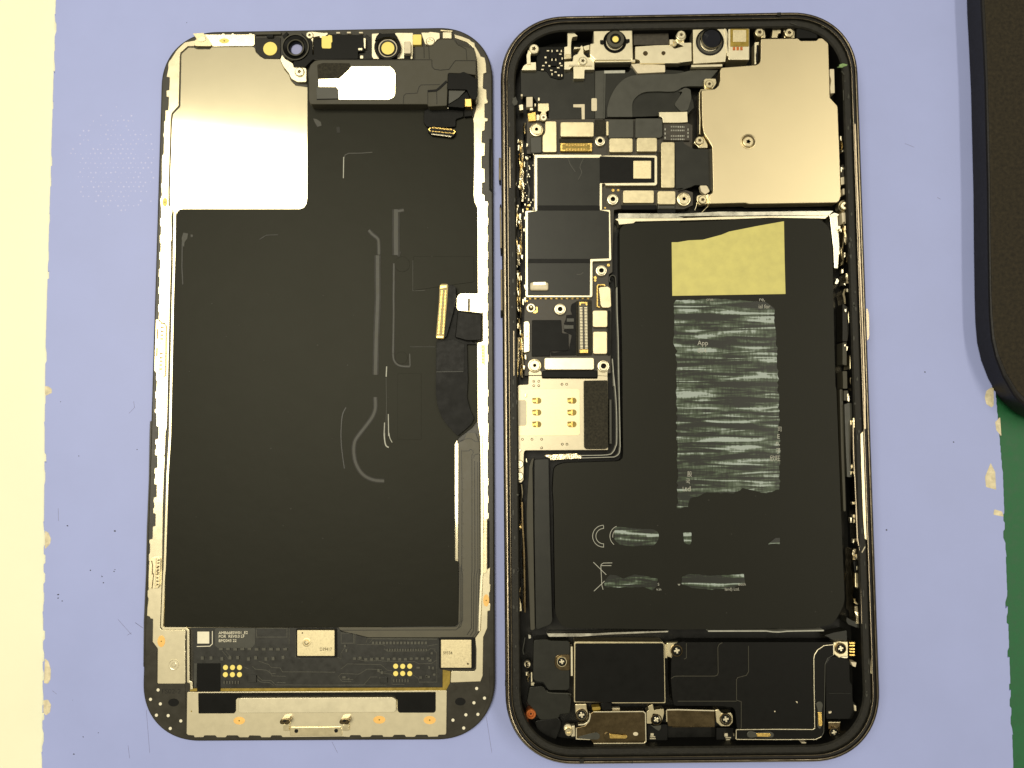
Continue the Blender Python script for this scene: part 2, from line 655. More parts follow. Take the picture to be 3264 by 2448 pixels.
# bites where the blue skin has worn off the backing
for s in ('W 176,160 190,162 203,172 203,183 192,192 176,192', 'W 176,728 190,735 200,760 196,780 176,800', 'W 176,1228 190,1240 199,1270 198,1310 188,1328 172,1325',
          'W 170,1392 188,1390 200,1410 196,1440 180,1452 170,1440', 'Y 468,1462 450,1475 444,1500 450,1525 470,1538 478,1530 478,1465', 'X 2150,1020 2140,1000 2128,1030 2130,1052 2152,1058',
          'X 2165,1105 2148,1100 2146,1112 2168,1116', 'Z 143,1230 160,1238 166,1252 145,1262', 'Z 3188,1330 3172,1345 3176,1372 3192,1390'):
    part(mat_thing, 'worn_patch', 'bluewear', -.5, .02, s, .2, .01)
specks, scratches = [], []
for s in ('W 237,222', 'W 265,708', 'W 450,880', 'W 447,887', 'W 400,908', 'W 405,932', 'W 398,905', 'W 228,978', 'W 228,992', 'W 243,1003', 'W 285,1392', 'W 290,1604', 'W 326,1536', 'W 385,1520', 'W 537,409',
          'X 248,1147', 'X 1210,1150', 'X 1213,1145', 'X 1217,1192', 'X 1222,1185', 'X 2060,955', 'X 1915,1145', 'Y 218,1404', 'X 1210,1175', 'Z 595,72', 'X 170,985', 'X 195,1232'):
    (q,) = pp(s)
    r = random.uniform(1.5, 3.4)
    specks.append([(q[0] + r * random.uniform(.5, 1.3) * math.cos(a), q[1] + r * random.uniform(.4, 1) * math.sin(a)) for a in (0, 1, 2, 3, 4, 5)])
for s in ('W 505,268 527,245', 'W 527,245 524,220', 'W 462,1075 515,1135', 'W 498,1138 515,1128', 'W 530,1088 560,1110', 'W 205,1355 222,1368', 'W 502,1570 508,1620', 
          'I 0,510 70,555', 'I 100,1280 130,1659', 'J 160,1560 210,1659', 'J 1520,1340 1570,1659', 'Y 265,745 278,752', 'X 1955,310 1975,318', 'W 228,640 229,690'):
    scratches.append(ribbon(pp(s), 1.3))
dirt = many(mat_thing, 'dirt', 'dirt', .001, .03, specks)
many(mat_thing, 'scratch_marks', 'scratch', .001, .025, scratches)

rnd = random.Random(9)
dots = []
for j in range(24):
    for i in range(18):
        x, y = 225 + i * 16 + (j % 2) * 8 + rnd.uniform(-2, 2), 340 + j * 15 + rnd.uniform(-2, 2)
        q = ((x - 372) / 150) ** 2 + ((y - 520) / 185) ** 2
        if q < 1 and rnd.random() > q * .75 and x < 492:
            r = rnd.uniform(1.4, 3.2)
            dots.append([(x + r * math.cos(a * 1.05), y + r * math.sin(a * 1.05)) for a in range(6)])
many(mat_thing, 'glint_dots', 'bluepale', .001, .02, dots)  # pale dots painted as lamp glints on the mat's dimples

# dark slab lying on the right edge
pad = thing('padded_slab', 'dark brown speckled slab with a black rim and rounded corner at the right edge', 'slab', 3200, 600, 0)
part(pad, 'rim', 'rubber', .3, 6.0, 'Y 428,-160 432,0 440,150 447,300 452,500 457,700 459,900 462,1100 465,1200 472,1280 488,1350 515,1420 560,1500 620,1555 700,1590 900,1610 900,-160', 1.0, 1.0)
part(pad, 'speckled_top', 'brown', 5.5, 6.15, 'Y 440,-160 443,0 450,150 456,300 461,500 465,700 467,900 470,1100 473,1180 480,1265 496,1335 524,1405 570,1480 625,1530 700,1562 900,1580 900,-160', 1.0, .3)

# ================================================================ THE SCREEN HALF (left)
D = thing('phone_screen', 'detached phone screen lying face down with bright steel and black film on its back', 'phone screen', 1030, 1230, 0)
fmD = frame_map([(518.5, 103), (1570, 84), (1579, 2358), (450, 2364)], 75.6, 157.5, 1.2)
p = [fmD(*q) for q in rrect(75.6, 157.5, 12.5, 20)]
V, Fc = prism_data(clean(p), .05, 1.2, .35)
link('glass_bezel', V, Fc, 'bezel', D)
part(D, 'edge_tab', 'bezel', .2, 1.0, 'E 150,1480 140,1490 135,1600 G 200,530 176,1140 166,1640 I 78,500 74,900 100,900 110,100 E 185,1480', .1, .05)
# steel rails with their teeth
part(D, 'side_rail', 'rail', 1.1, 1.5,
     'A 530,250 400,275 330,340 300,375 265,430 240,470 222,490 205,525 205,590 185,680 222,690 222,745 217,835 185,840 185,915 212,920 210,1010 205,1070 172,1075 170,1190 155,1210 155,1330 145,1360 155,1400 150,1590 135,1600 130,1659 '
     'C 130,300 120,320 130,450 110,500 120,610 120,715 108,720 108,800 120,830 118,910 105,920 105,1010 117,1020 115,1110 102,1120 100,1205 110,1215 107,1310 95,1320 92,1410 103,1420 100,1520 90,1530 90,1610 102,1620 '
     'E 245,20 245,105 235,110 232,190 242,200 240,275 215,300 195,890 210,930 208,1000 218,1015 212,1130 200,1140 200,1210 210,1225 208,1335 193,1345 193,1385 213,1395 213,1545 238,1555 238,1640 '
     'G 308,65 275,75 272,130 285,145 282,190 270,200 270,262 298,268 298,405 268,412 262,470 272,490 270,530 260,545 262,605 290,612 288,750 258,755 250,810 262,830 262,870 248,890 250,945 278,955 275,1090 245,1100 242,1240 203,1255 203,1290 212,1310 210,1410 198,1430 197,1500 203,1505 203,1640 '
     'I 118,90 120,215 110,230 110,280 118,300 108,385 105,450 130,460 135,475 158,480 155,680 200,740 197,1040 205,1050 440,1050 445,1035 443,775 452,765 442,760 442,670 450,660 442,650 447,580 435,575 235,572 222,560 222,540 240,60 '
     'G 355,1600 365,900 381,460 390,290 383,265 390,250 398,10 E 325,1610 340,1560 373,160 378,0 C 230,1600 243,1200 241,1000 253,960 246,700 260,640 253,610 213,560 212,400 A 230,1500 238,1200 248,1110 330,1020 345,430 352,395 435,322 510,320 525,300', 0, .10)
trl = part(D, 'top_rail', 'rail', 1.1, 1.55, 'A 545,185 835,185 845,172 865,172 872,185 950,185 955,172 975,172 985,185 1155,183 1160,172 1185,172 1190,182 1222,182 1222,295 1200,316 940,316 700,322 680,300', .1, .10)
trl.rotation_euler.x = .05
part(D, 'corner_bracket', 'cover', 1.2, 2.0, 'A 498,172 620,164 718,305 690,320 522,318 514,258 542,240', .1, .08)
part(D, 'bracket_leaf', 'silver', 1.9, 2.15, 'A 552,232 600,200 638,206 650,250 600,268 560,262', .1, .05)
part(D, 'right_rail', 'rail', 1.1, 1.5,
     'B 1650,180 1740,205 1830,240 1850,262 1890,280 1895,315 1940,390 1965,440 2010,455 2025,530 2030,630 1995,645 1990,815 2030,830 2035,940 2050,970 2045,990 2010,1000 2010,1160 2050,1170 2045,1200 2015,1210 2010,1310 1980,1320 1975,1450 2015,1460 2010,1610 1975,1615 '
     'D 1975,0 1975,130 2010,140 2012,300 1980,305 1980,435 2010,445 2012,515 2050,525 2055,560 2045,600 2045,700 2055,720 2053,800 2044,815 2044,905 2054,915 2053,1000 2044,1010 2044,1105 2054,1115 2053,1200 2044,1210 2044,1300 2054,1310 2053,1400 2044,1410 2044,1500 2054,1510 2053,1600 2044,1612 '
     'F 2044,90 2054,100 2053,190 2044,200 2044,290 2054,300 2053,370 2044,382 2055,395 2055,480 2047,500 2055,520 2055,570 2045,600 2044,690 2056,705 2055,780 2046,800 2046,1105 2056,1118 2055,1190 2046,1205 2046,1300 2056,1315 2055,1380 2047,1395 2047,1500 2057,1510 2057,1600 '
     'H 2050,100 2058,120 2057,190 2048,205 2048,520 2058,540 2057,610 2049,620 2049,730 2058,745 2057,820 2049,830 2049,930 2060,950 2060,1000 2040,1020 2040,1600 2075,1580 J 1552,100 1550,170 1558,180 1555,235 1548,250 1548,340 1558,350 1555,405 1533,410 1530,560 1495,640 1490,980 1470,1030 1210,1040 1205,1030 1210,945 1220,938 1415,940 1430,920 1432,750 1422,650 1470,580 1490,100 '
     'H 1960,1600 1955,150 1945,0 F 1925,1500 1920,600 1925,560 1985,540 1985,200 1940,160 D 1925,1550 1920,600 1890,540 1875,450 1885,0 B 1878,1220 1870,1180 1900,1080 1915,960 1930,800 1915,500 1900,400 1880,340 1800,272 1660,222', 0, .10)
strip(D, 'rail_lip', 'silver', 1.3, 1.75, 'H 1968,30 1975,400 1978,1000 1978,1659 J 1480,100 1455,590', 10, bev=.15)
part(D, 'back_plate', 'plate', 1.1, 1.56,
     'A 445,335 508,335 545,354 695,354 718,330 940,327 1205,326 1226,338 1240,390 1290,440 1340,468 1525,470 1540,520 1580,600 1630,660 1650,720 1700,780 1840,800 B 1840,1150 1872,1190 1868,1659 D 1870,450 1910,610 1912,1590 F 1690,-20 1680,180 1910,600 1915,1480 H 1690,60 1700,1659 J 1270,500 1225,545 '
     'I 255,560 262,60 G 400,1600 410,900 440,100 E 385,1600 425,0 C 248,1600 260,1000 265,640 C 225,575 222,400 A 240,1500 248,1200 260,1120 345,1030 358,430 365,405', .12, .12)
strip(D, 'plate_lip', 'rail', 1.4, 1.80, 'C 285,640 280,1100 262,1659 E 400,500 375,1659 G 420,500 385,1600 I 255,100 238,545 250,562 445,562 468,580 470,1030 495,1040 498,1100', 8, bev=.08)
# black graphite film over the plate
film = part(D, 'graphite_film', 'film', 1.3, 1.70,
            'C 302,690 310,650 335,622 378,612 1750,612 1800,595 1830,550 1840,480 A 1842,1000 1842,700 B 1830,700 1830,1140 1872,1185 1878,1230 1868,1659 D 1876,450 1886,525 1915,605 1918,1600 F 1690,-10 1680,170 1910,600 1918,1480 1860,1560 '
            'H 1700,60 1660,130 1660,1495 1698,1512 1698,1640 J 1275,500 1262,528 1230,546 I 600,552 262,552 258,540 268,60 G 412,1300 437,500 450,60 445,20 E 385,1500 405,900 425,100 428,20 C 288,1400', .1, .05)
for s, wd, c, m in (
        ('D 645,860 690,910 745,955 762,1000 765,1150', 6, 1, 'crease'), ('D 750,1155 752,1659 F 735,500 725,940', 9, 0, 'crease'), ('D 967,615 965,900 968,1155', 11, 0, 'crease'), ('D 985,638 1060,625', 6, 0, 'crease'),
        ('D 985,1135 1020,1148', 8, 0, 'crease'), ('D 942,1250 938,1659 F 940,200 932,690', 4, 0, 'crease'), ('F 932,690 940,760 975,812 1030,836 1132,842', 4, 1, 'crease'), ('F 1132,842 1128,690', 3, 0, 'crease'),
        ('F 857,840 851,962', 3.5, 0, 'ink'), ('F 850,970 855,1300 845,1659', 1.6, 0, 'crease'), ('H 828,0 834,90 850,150 882,170', 4, 1, 'ink'), ('H 884,0 895,60 922,112', 2.5, 1, 'ink'), ('F 832,1500 826,1659', 3, 0, 'ink'),
        ('F 876,1400 880,1659', 3, 0, 'ink'), ('F 722,1200 724,1330 690,1430 620,1530 520,1659 H 480,110 470,230 500,370 580,490 700,552 830,565', 7, 1, 'crease'), ('B 352,1659 368,1600 410,1580 560,1578 690,1568', 2.5, 0, 'crease'),
        ('D 352,0 348,250', 3, 0, 'ink'), ('D 1165,1215 1165,1575 1310,1568', 1.6, 0, 'crease'), ('F 380,1320 340,1400 325,1520 320,1659 H 330,200 360,420', 4, 1, 'film2'), ('C 372,1000 368,1300 378,1500', 4, 0, 'film2'),
        ('F 1130,610 1430,610', 2, 0, 'film2'), ('C 1280,970 1360,920 1500,915', 2.5, 0, 'film2'), ('B 285,1270 292,1340', 5, 0, 'crease')):
    if m == 'crease' and wd > 3:
        strip(film, 'film_crease_highlight', 'softcrease', 1.66, 1.735, s, wd * 2.3, bool(c), .03)
    strip(film, 'film_crease_highlight', m, 1.66, 1.75, s, wd * (1.25 if m == 'crease' else 1), bool(c), .03)  # lighter strip paints the highlight along the crease
for s in ('A 1910,1170 1950,1178 2000,1210 2010,1255 1960,1270 1930,1220', 'C 385,890 440,900 432,960 400,1000 395,1055 370,1050 365,950', 'C 470,910 498,915 495,940 472,945'):
    part(film, 'film_flake', 'crease', 1.66, 1.76, s, .1, .02)
for s, r in (('D 1040,1262', 25), ('F 1030,740', 20)):
    disc(film, 'embossed_disc', 'film', s, r, 1.6, 1.74, .04)
box(film, 'embossed_panel', 'film', 1.6, 1.73, '1267,1190 1343,1402', .4, .03)
part(film, 'embossed_panel', 'film', 1.6, 1.76, 'D 1170,1170 1880,1170 1885,1470 1165,1570', .3, .04)

rnd = random.Random(17)
dust = []
for i in range(40):
    x, y, r = rnd.uniform(580, 1440), rnd.uniform(700, 1960), rnd.uniform(.7, 1.8)
    dust.append([(x - r, y), (x, y + r), (x + r * rnd.uniform(.8, 2.4), y), (x, y - r)])
many(film, 'dust', 'crease', 1.70, 1.76, dust)

# amber test dots of glue
for s, rx, sq in (('I 232,675', 12, 1.5), ('I 498,1292', 11.5, 1.65), ('J 1520,315', 9.5, 2.0), ('C 168,532', 8, 1.8)):
    disc(D, 'glue_dot', 'amber' if s[0] != 'C' else 'yellow', s, rx, 1.4, 1.56, .03, sq)
    disc(D, 'dot_mark', 'kapton', s, 2.2, 1.5, 1.60, .01)
for s, rx, sq in (('I 919,1375', 18, .66), ('J 578,1367', 19, .63), ('J 1022,1370', 19, .66), ('A 865,257', 16, .5)):
    disc(D, 'glue_dot', 'amber' if s[0] != 'A' else 'yellow', s, rx, 1.4, 1.62 if s[0] != 'A' else 1.57, .03, sq)
    disc(D, 'dot_mark', 'kapton', s, 2.4, 1.5, 1.66, .01)
(x, y), _ = spot('I 345,880', 1.5)
lathe(D, 'rivet', 'rail', x, y, [(1.25, 1.45), (1.2, 1.56), (1.05, 1.57), (.95, 1.53), (.5, 1.54), (.4, 1.60)])

# clips on the rails
clip = part(D, 'spring_clip', 'cover', 1.3, 2.0, 'E 205,285 240,282 262,320 320,345 330,370 318,955 280,960 250,930 215,925 185,890', .1, .12)
many(clip, 'clip_holes', 'dim_metal', 1.98, 2.03, [rect(f'E {x},{y} {x+32},{y+18}') for x, y in ((270, 322), (270, 372), (268, 420), (266, 465), (264, 508), (258, 680), (256, 730), (255, 770), (254, 815), (254, 862))])
strip(clip, 'clip_rib', 'rail', 1.9, 2.15, 'E 262,320 240,920', 4)
strip(clip, 'clip_slot', 'dim_metal', 1.98, 2.06, 'E 228,400 225,515', 4)
strip(clip, 'clip_slot', 'dim_metal', 1.98, 2.06, 'E 222,620 218,720', 4)
clip = part(D, 'spring_clip', 'cover', 1.3, 2.0, 'G 215,1480 235,1465 320,1460 338,1480 335,1640 I 218,60 215,180 200,205 130,213 120,205 125,10', .1, .12)
strip(clip, 'clip_rib', 'rail', 1.9, 2.15, 'G 285,1470 275,1659 I 185,60 180,205', 4)
strip(clip, 'clip_groove', 'dim_metal', 1.98, 2.04, 'G 232,1500 245,1560 240,1659 I 165,80 150,210', 3)
many(clip, 'clip_holes', 'dim_metal', 1.98, 2.03, [rect(f'G {x},{y} {x+26},{y+18}') for x, y in ((302, 1485), (300, 1520), (300, 1560), (298, 1600), (295, 1635))] + [rect(f'I 190,{y} 208,{y+12}') for y in (20, 50, 80, 110, 140, 170)])
clip = part(D, 'spring_clip', 'gold', 1.3, 1.9, 'F 1965,580 2010,585 2018,740 2012,830 1975,800', .05, .08)
many(clip, 'clip_holes', 'dim_metal', 1.88, 1.93, [rect(f'F 1978,{y} 1998,{y+20}') for y in (600, 640, 675, 710, 750, 785)])
clip = part(D, 'spring_clip', 'cover', 1.3, 1.9, 'H 2000,1020 2035,1015 2033,1640 1990,1659 1992,1300', .05, .08)
many(clip, 'clip_holes', 'dim_metal', 1.88, 1.93, [rect(f'H {x},{y} {x+12},{y+12}') for y in range(1040, 1260, 38) for x in (2000, 2018)] + [rect(f'H 2004,{y} 2016,{y+12}') for y in range(1390, 1620, 38)])
strip(D, 'edge_dark_strip', 'void', 1.15, 1.32, 'H 2050,1030 2050,1590', 8)  # dark slot beside the clip
strip(D, 'edge_dark_strip', 'void', 1.15, 1.30, 'B 2075,1410 2072,1659 D 2075,380 2105,415', 7)  # black strip on the bezel edge

# ---- top row of the screen: dot cut-out, camera ring, sensors
part(D, 'sensor_well', 'gasket', 1.1, 1.44, 'A 1228,225 1525,215 1525,465 1340,465 1275,430 1235,370', .3, .05)
strip(D, 'well_wall', 'grey', 1.3, 1.8, 'A 1228,170 1530,165', 8)
box(D, 'well_notch', 'void', 1.4, 1.9, 'A 1365,180 1440,220', .1, .05)
disc(D, 'yellow_target', 'yellow', 'A 1405,350', 23, 1.3, 1.6, .04)
camring = (spot('A 1700,330', 3)[0])
k = mm_px(3)
rg = lathe(D, 'camera_ring', ['black', 'grey', 'window'], camring[0], camring[1],
           [(46 * k, 1.2), (46 * k, 2.8), (45 * k, 3.0), (41 * k, 3.0), (40 * k, 2.7), (31 * k, 2.4), (28 * k, 2.75), (24 * k, 2.8), (20 * k, 2.3), (19 * k, 1.6)], 36, slots=[0, 0, 1, 0, 0, 0, 1, 0, 0, 2])
part(D, 'ring_arm', 'black', 1.3, 2.6, 'A 1545,200 1600,150 1620,170 1580,230', .1, .1)
part(D, 'ring_arm', 'black', 1.3, 2.6, 'A 1770,160 1800,190 1850,240 1900,260 1900,420 1990,440 2005,470 1900,480 1820,560 1700,560 1675,520 1700,480 1830,420', .1, .1)
part(D, 'camera_bracket', 'silver', 1.3, 2.1, 'A 1522,480 1545,420 1580,470 1670,520 1685,575 1740,560 1830,580 1832,740 1725,742 1650,700 1625,640 1560,560', .3, .12)
screw(D, 'A 1747,620', 16, 1.8, 2.6)
part(D, 'sensor_bracket', 'silver', 1.3, 2.2, 'A 1830,165 1890,150 2040,165 2080,160 2082,225 1990,222 1985,200 1910,215 1905,410 1895,410 1890,240 1840,225', .1, .1)
screw(D, 'A 1868,190', 12.5, 1.9, 2.55)
part(D, 'sensor_module', 'black', 1.2, 2.6, 'B 0,235 90,235 160,180 580,190 590,220 590,380 520,385 520,470 60,475 0,430', .1, .12)
part(D, 'module_shelf', 'gasket', 1.2, 1.8, 'B 520,380 590,220 620,180 690,240 690,470 520,475', .1, .1)
part(D, 'gold_tab', 'yellow', 2.4, 2.75, 'B 92,200 165,200 175,185 215,195 218,270 205,280 205,340 190,348 100,345 92,320', .15, .08)
for s in ('B 265,155 308,172', 'B 390,152 435,170', 'B 532,154 577,170'):
    box(D, 'white_tick', 'pale', 1.3, 1.9, s, .05, .04)
part(D, 'spring_leaf', 'silver', 2.0, 2.8, 'B 585,225 610,228 608,345 592,345', .05, .05)
box(D, 'spring_leaf', 'silver', 2.0, 2.75, 'B 522,342 572,368', .1, .05)
box(D, 'spring_leaf', 'silver', 1.6, 2.0, 'B 545,430 580,466', .1, .05)
part(D, 'projector_plate', 'silver', 1.2, 2.1, 'B 680,172 770,165 800,180 940,170 975,160 1168,162 1165,470 1120,470 1060,465 960,470 700,470 680,440', .15, .12)
pc = spot('B 865,325', 3.4)[0]
k = mm_px(3.4)
lathe(D, 'projector_ring', ['black', 'pale', 'yellow', 'gasket'], pc[0], pc[1],
      [(44 * k, 2.0), (44 * k, 3.2), (43 * k, 3.4), (36 * k, 3.4), (34 * k, 2.7), (31 * k, 2.6), (28 * k, 2.55), (23 * k, 2.5), (21.5 * k, 2.62), (20 * k, 2.64)], 36, slots=[0, 0, 0, 0, 0, 1, 3, 3, 2, 2])
part(D, 'ring_collar', 'black', 2.2, 3.7, 'B 775,160 800,175 930,170 950,165 985,215 1000,260 960,230 900,210 820,215 760,240 715,260 740,200', .1, .12)
box(D, 'sensor_block', 'pale', 2.0, 3.4, 'B 1062,262 1140,405', .25, .15)
box(D, 'sensor_painted_shadow', 'void', 2.0, 2.14, 'B 1060,405 1140,470', .05, .02)  # dark patch painted as the sensor block's shadow on the plate
box(D, 'gold_tab', 'yellow', 1.3, 2.3, 'B 1165,182 1265,305', .3, .1)
part(D, 'screw_bracket', 'silver', 1.2, 2.2, 'B 1262,160 1350,160 1365,150 1480,165 1482,225 1440,250 1400,310 1310,300', .2, .12)
screw(D, 'B 1370,262', 15, 2.0, 2.7, kind='cross')
box(D, 'contact_pad', 'silver', 1.2, 2.2, 'B 1515,155 1620,228', .15, .1)
strip(D, 'rail_edge', 'cover', 1.2, 1.7, 'B 1490,135 1630,145', 4)
# earpiece speaker
sp = part(D, 'earpiece_speaker', 'grey', 1.3, 4.6, 'A 1858,600 1875,540 1930,490 2010,478 B 1190,480 1190,322 1345,322 1400,312 1450,255 1482,238 1640,238 1662,265 1700,310 1880,345 1902,400 1905,660 1780,640 1700,640 1580,636 1565,1020 1345,1030 1338,1003 0,1003 A 1880,1003 1858,960', .25, .25)
spp = part(sp, 'speaker_plate', 'plate', 4.3, 4.85, 'B 440,560 900,558 948,600 965,650 957,880 925,925 880,945 290,945 285,830 262,800 55,800 55,705 300,697 410,600', .15, .06)
spp.rotation_euler.x = .055      # the speaker lid leans a little
part(sp, 'foam_patch', 'foam', 4.5, 4.70, 'B 40,540 100,518 425,520 430,560 400,600 300,690 50,700', .2, .03)
part(sp, 'speaker_recess', 'greyflex', 4.5, 4.68, 'B 30,805 260,803 285,835 285,945 35,945', .2, .02)
strip(sp, 'recess_edge', 'void', 4.5, 4.71, 'B 35,945 285,940', 3)
for s in ('B 1388,482 1390,560 1420,592 1490,602 1590,592 1640,520 1665,490 1900,490', 'B 1052,995 1058,905 1080,880 1215,872 1238,800 1262,776 1480,772', 'B 1352,322 1358,470', 'B 1340,840 1440,830 1560,720', 'B 1340,1000 1340,845',
          'B 1665,250 1690,300 1790,355 1800,480', 'B 1190,480 1385,480', 'B 10,480 1190,481', 'B 1295,330 1298,460', 'B 1444,835 1448,1000'):
    strip(sp, 'moulding_seam', 'gasket', 4.5, 4.66, s, 1.8, False, .01)
strip(sp, 'moulding_step', 'void', 4.5, 4.69, 'B 1340,850 1440,842 1480,815 1565,735', 6, False, .01)
# folded black flex beside the speaker
part(D, 'folded_flex', 'tape', 2.0, 5.0, 'B 1580,635 1700,642 1760,620 1830,650 1922,712 1925,900 1905,950 1845,942 1800,832 1568,828', .2, .2)
part(D, 'folded_flex', 'greyflex', 2.0, 4.5, 'B 1588,835 1795,830 1700,930 1585,1000', .1, .1)  # grey piece paints a reflection on the black flex
part(D, 'folded_flex', 'tape', 2.0, 4.2, 'B 1800,850 1840,945 1780,950 1765,1045 1575,1030 1580,1005 1700,935', .1, .1)
box(D, 'gold_pad', 'gold', 2.0, 4.3, 'B 1775,938 1855,1032', .15, .1)
part(D, 'flex_tail', 'tape', 1.6, 2.4, 'B 1295,1085 1340,1050 1450,1032 1565,1040 1765,1065 1760,1150 1670,1180 1668,1265 1600,1275 1330,1270 1290,1220', .3, .1)
strip(D, 'flex_edge', 'silver', 2.2, 2.8, 'B 1570,1045 1760,1062', 5)
part(D, 'flex_stub', 'tape', 1.6, 2.6, 'B 1765,1050 1855,1050 1865,1140 1770,1150', .1, .1)
cn = part(D, 'flex_connector', 'black', 1.7, 2.7, 'B 1350,1272 1400,1268 1640,1290 1665,1310 1660,1360 1630,1388 1390,1365 1340,1325', .15, .1)
pins(cn, 'B 1395,1278', 'B 1620,1302', 15, 2.2, 5, 2.6, 2.85)
pins(cn, 'B 1395,1320', 'B 1630,1345', 15, 2.2, 3, 2.6, 2.8)
pins(cn, 'B 1390,1355', 'B 1610,1382', 15, 2.2, 4, 2.5, 2.75, 'silver')
strip(cn, 'connector_rim', 'gold', 2.6, 2.84, 'B 1372,1278 1350,1300 1372,1318', 3)
strip(cn, 'connector_rim', 'gold', 2.6, 2.84, 'B 1640,1305 1662,1325 1640,1352', 3)

# ---- long connector and cable on the right of the film
part(D, 'steel_bracket', 'rail', 1.4, 1.85, 'D 1925,1605 1730,1605 1700,1620 1680,1659 F 1680,160 1700,182 1985,215 1985,0 1925,-30', .3, .1)
box(D, 'bracket_window', 'cover', 1.6, 1.90, 'F 1750,38 1940,195', .25, .03)
strip(D, 'bracket_gap', 'board', 1.8, 1.95, 'F 1825,45 1822,190', 7)
fx = part(D, 'display_flex', 'tape', 1.7, 2.5, 'F 1440,540 1550,500 1575,0 D 1585,1500 1640,1510 1668,1530 1672,1659 F 1672,180 1700,182 1800,192 1980,222 1978,540 1850,548 1918,580 1800,580 1812,1000 1800,1200 1835,1340 1885,1450 1850,1520 1760,1600 1690,1659 1560,1520 1500,1430 1450,1280 1434,1150', .2, .12)
strip(fx, 'flex_fold', 'film2', 2.4, 2.62, 'F 1440,905 1760,900', 3)
part(fx, 'flex_cover', 'black', 2.4, 2.58, 'F 1440,560 1640,520 1770,580 1765,895 1440,905', .1, .03)
part(fx, 'flex_block', 'black', 2.4, 3.4, 'F 1690,190 1975,225 1972,535 1800,540 1660,500', .3, .2)
cn = part(D, 'screen_connector', 'kapton', 2.3, 3.6, 'D 1480,1510 1500,1492 1570,1492 1580,1510 F 1570,60 1532,500 1528,515 1440,510 1436,490 1470,100', .12, .12)
part(cn, 'connector_back', 'black', 2.3, 3.4, 'D 1582,1505 1640,1510 1668,1530 1672,1659 F 1640,200 1560,490 1535,500 1570,60', .12, .1)
pins(cn, 'D 1505,1575', 'F 1465,455', 32, 2.6, 6, 3.5, 3.75)
pins(cn, 'D 1550,1575', 'F 1520,455', 32, 2.4, 5, 3.5, 3.75)
many(cn, 'connector_ends', 'gold', 3.5, 3.8, [pp('D 1485,1515 1560,1510 1560,1535 1485,1550'), pp('F 1445,480 1525,485 1520,505 1445,505')])
# brown panel flex that runs down to the board
pf = part(D, 'panel_flex', 'brownflex', 1.4, 1.72, 'H 1705,115 1760,90 1800,0 1900,0 1945,120 1952,1659 J 1468,560 1420,640 1360,650 1100,640 480,640 240,580 215,552 1240,550 1275,525 1285,0 H 1702,1500', .15, .04)
for s in ('H 1735,200 1742,600 1740,1600 J 1312,100 1312,480 1295,545 1250,575 240,578', 'H 1745,212 1830,210 1835,190 1870,205 1875,235 1858,260 1860,1600 J 1392,100 1390,560 1350,620', 'H 1890,330 1895,1600 J 1412,110 1408,580 1380,625',
          'H 1925,340 1930,1600 J 1432,100 1430,600 1400,640', 'H 1945,1600 J 1455,100 1450,590', 'H 1880,300 1885,260 1935,245', 'J 1290,20 1290,500 1260,545 600,552', 'J 1300,0 1300,500 1275,555', 'H 1700,95 1760,80 1800,65 1850,68 1900,100 1945,100'):
    strip(pf, 'flex_trace', 'pcb', 1.68, 1.78, s, 2.0, False, .02)
for i in range(9):
    strip(pf, 'flex_tick', 'brownflex', 1.68, 1.80, f'H {1745},{520+i*135} {1762},{535+i*135}', 2.5, False, .02)
strip(D, 'steel_slot', 'plate', 1.5, 1.80, 'H 1682,118 1680,1490', 10, bev=.1)
# ---- driver board
pb = part(D, 'driver_board', 'pcb', 1.3, 1.68, 'I 486,556 1600,556 J 215,556 240,590 480,645 1100,645 1112,700 1108,915 1135,925 1135,1078 I 548,1086 546,1040 515,1025 520,590', .15, .06)
part(D, 'board_tape', 'tape', 1.5, 1.80, 'I 548,870 752,870 752,1118 548,1118', .1, .03)
strip(D, 'board_step', 'greyflex', 1.5, 1.78, 'I 535,870 530,1080', 9)
strip(D, 'amber_edge', 'kapton', 1.2, 1.55, 'I 485,1104 J 1135,1095', 9)
strip(D, 'steel_edge', 'silver', 1.2, 1.75, 'I 465,1127 J 1168,1113', 3)
part(D, 'copper_tab', 'kapton', 1.2, 1.50, 'J 1135,925 1205,940 1200,1045 1168,1105 1135,1105', .1, .04)
for s in ('I 1070,560 1340,560 1340,638 1070,638 1070,568', 'J 242,602 352,602 352,692 242,692 242,610', 'J 365,595 362,700'):
    strip(pb, 'board_outline', 'trace', 1.64, 1.74, s, 2, False, .02)
tr = ('I 770,760 830,835', 'I 800,760 850,820', 'I 1090,850 1180,880 1200,905 1280,910 1300,945 J -80,945 190,948', 'I 1035,895 1060,920 1160,930 1200,960 1240,960', 'I 1080,980 1120,1020 1200,1020 1240,1060 1640,1062 J 440,1060 500,990 560,990',
      'I 1060,1000 1110,1035 1190,1040 1230,1070', 'J 640,1062 200,1062', 'J 295,875 590,880 650,930 690,935', 'J 215,990 240,960 400,965 470,920 600,925', 'J 240,920 300,872', 'J 460,690 475,650 1090,648', 'J 490,690 520,655 1090,660', 'J 380,705 610,705 640,720', 'J 620,740 650,765 1000,762 1030,740 1080,745',
      'J 600,850 890,855 930,875 1040,870 1085,840', 'J 870,970 920,1000 930,1035 1085,1035', 'J 1085,1035 1085,780 1060,750', 'J 690,990 690,1055 800,1055', 'J 220,990 250,1030 330,1030', 'J 250,1010 350,1012', 'I 1360,560 1360,700', 'I 1415,620 1415,810 1460,830', 'J 210,815 240,830 240,780 280,720', 'J 600,955 680,965 700,985',
      'J 560,930 580,950 640,945', 'J 380,830 450,850 600,845', 'I 960,900 1000,920', 'J 1000,720 1090,700', 'J 200,600 230,570', 'I 1250,1040 1330,1040', 'I 1180,930 1210,980 1330,985')
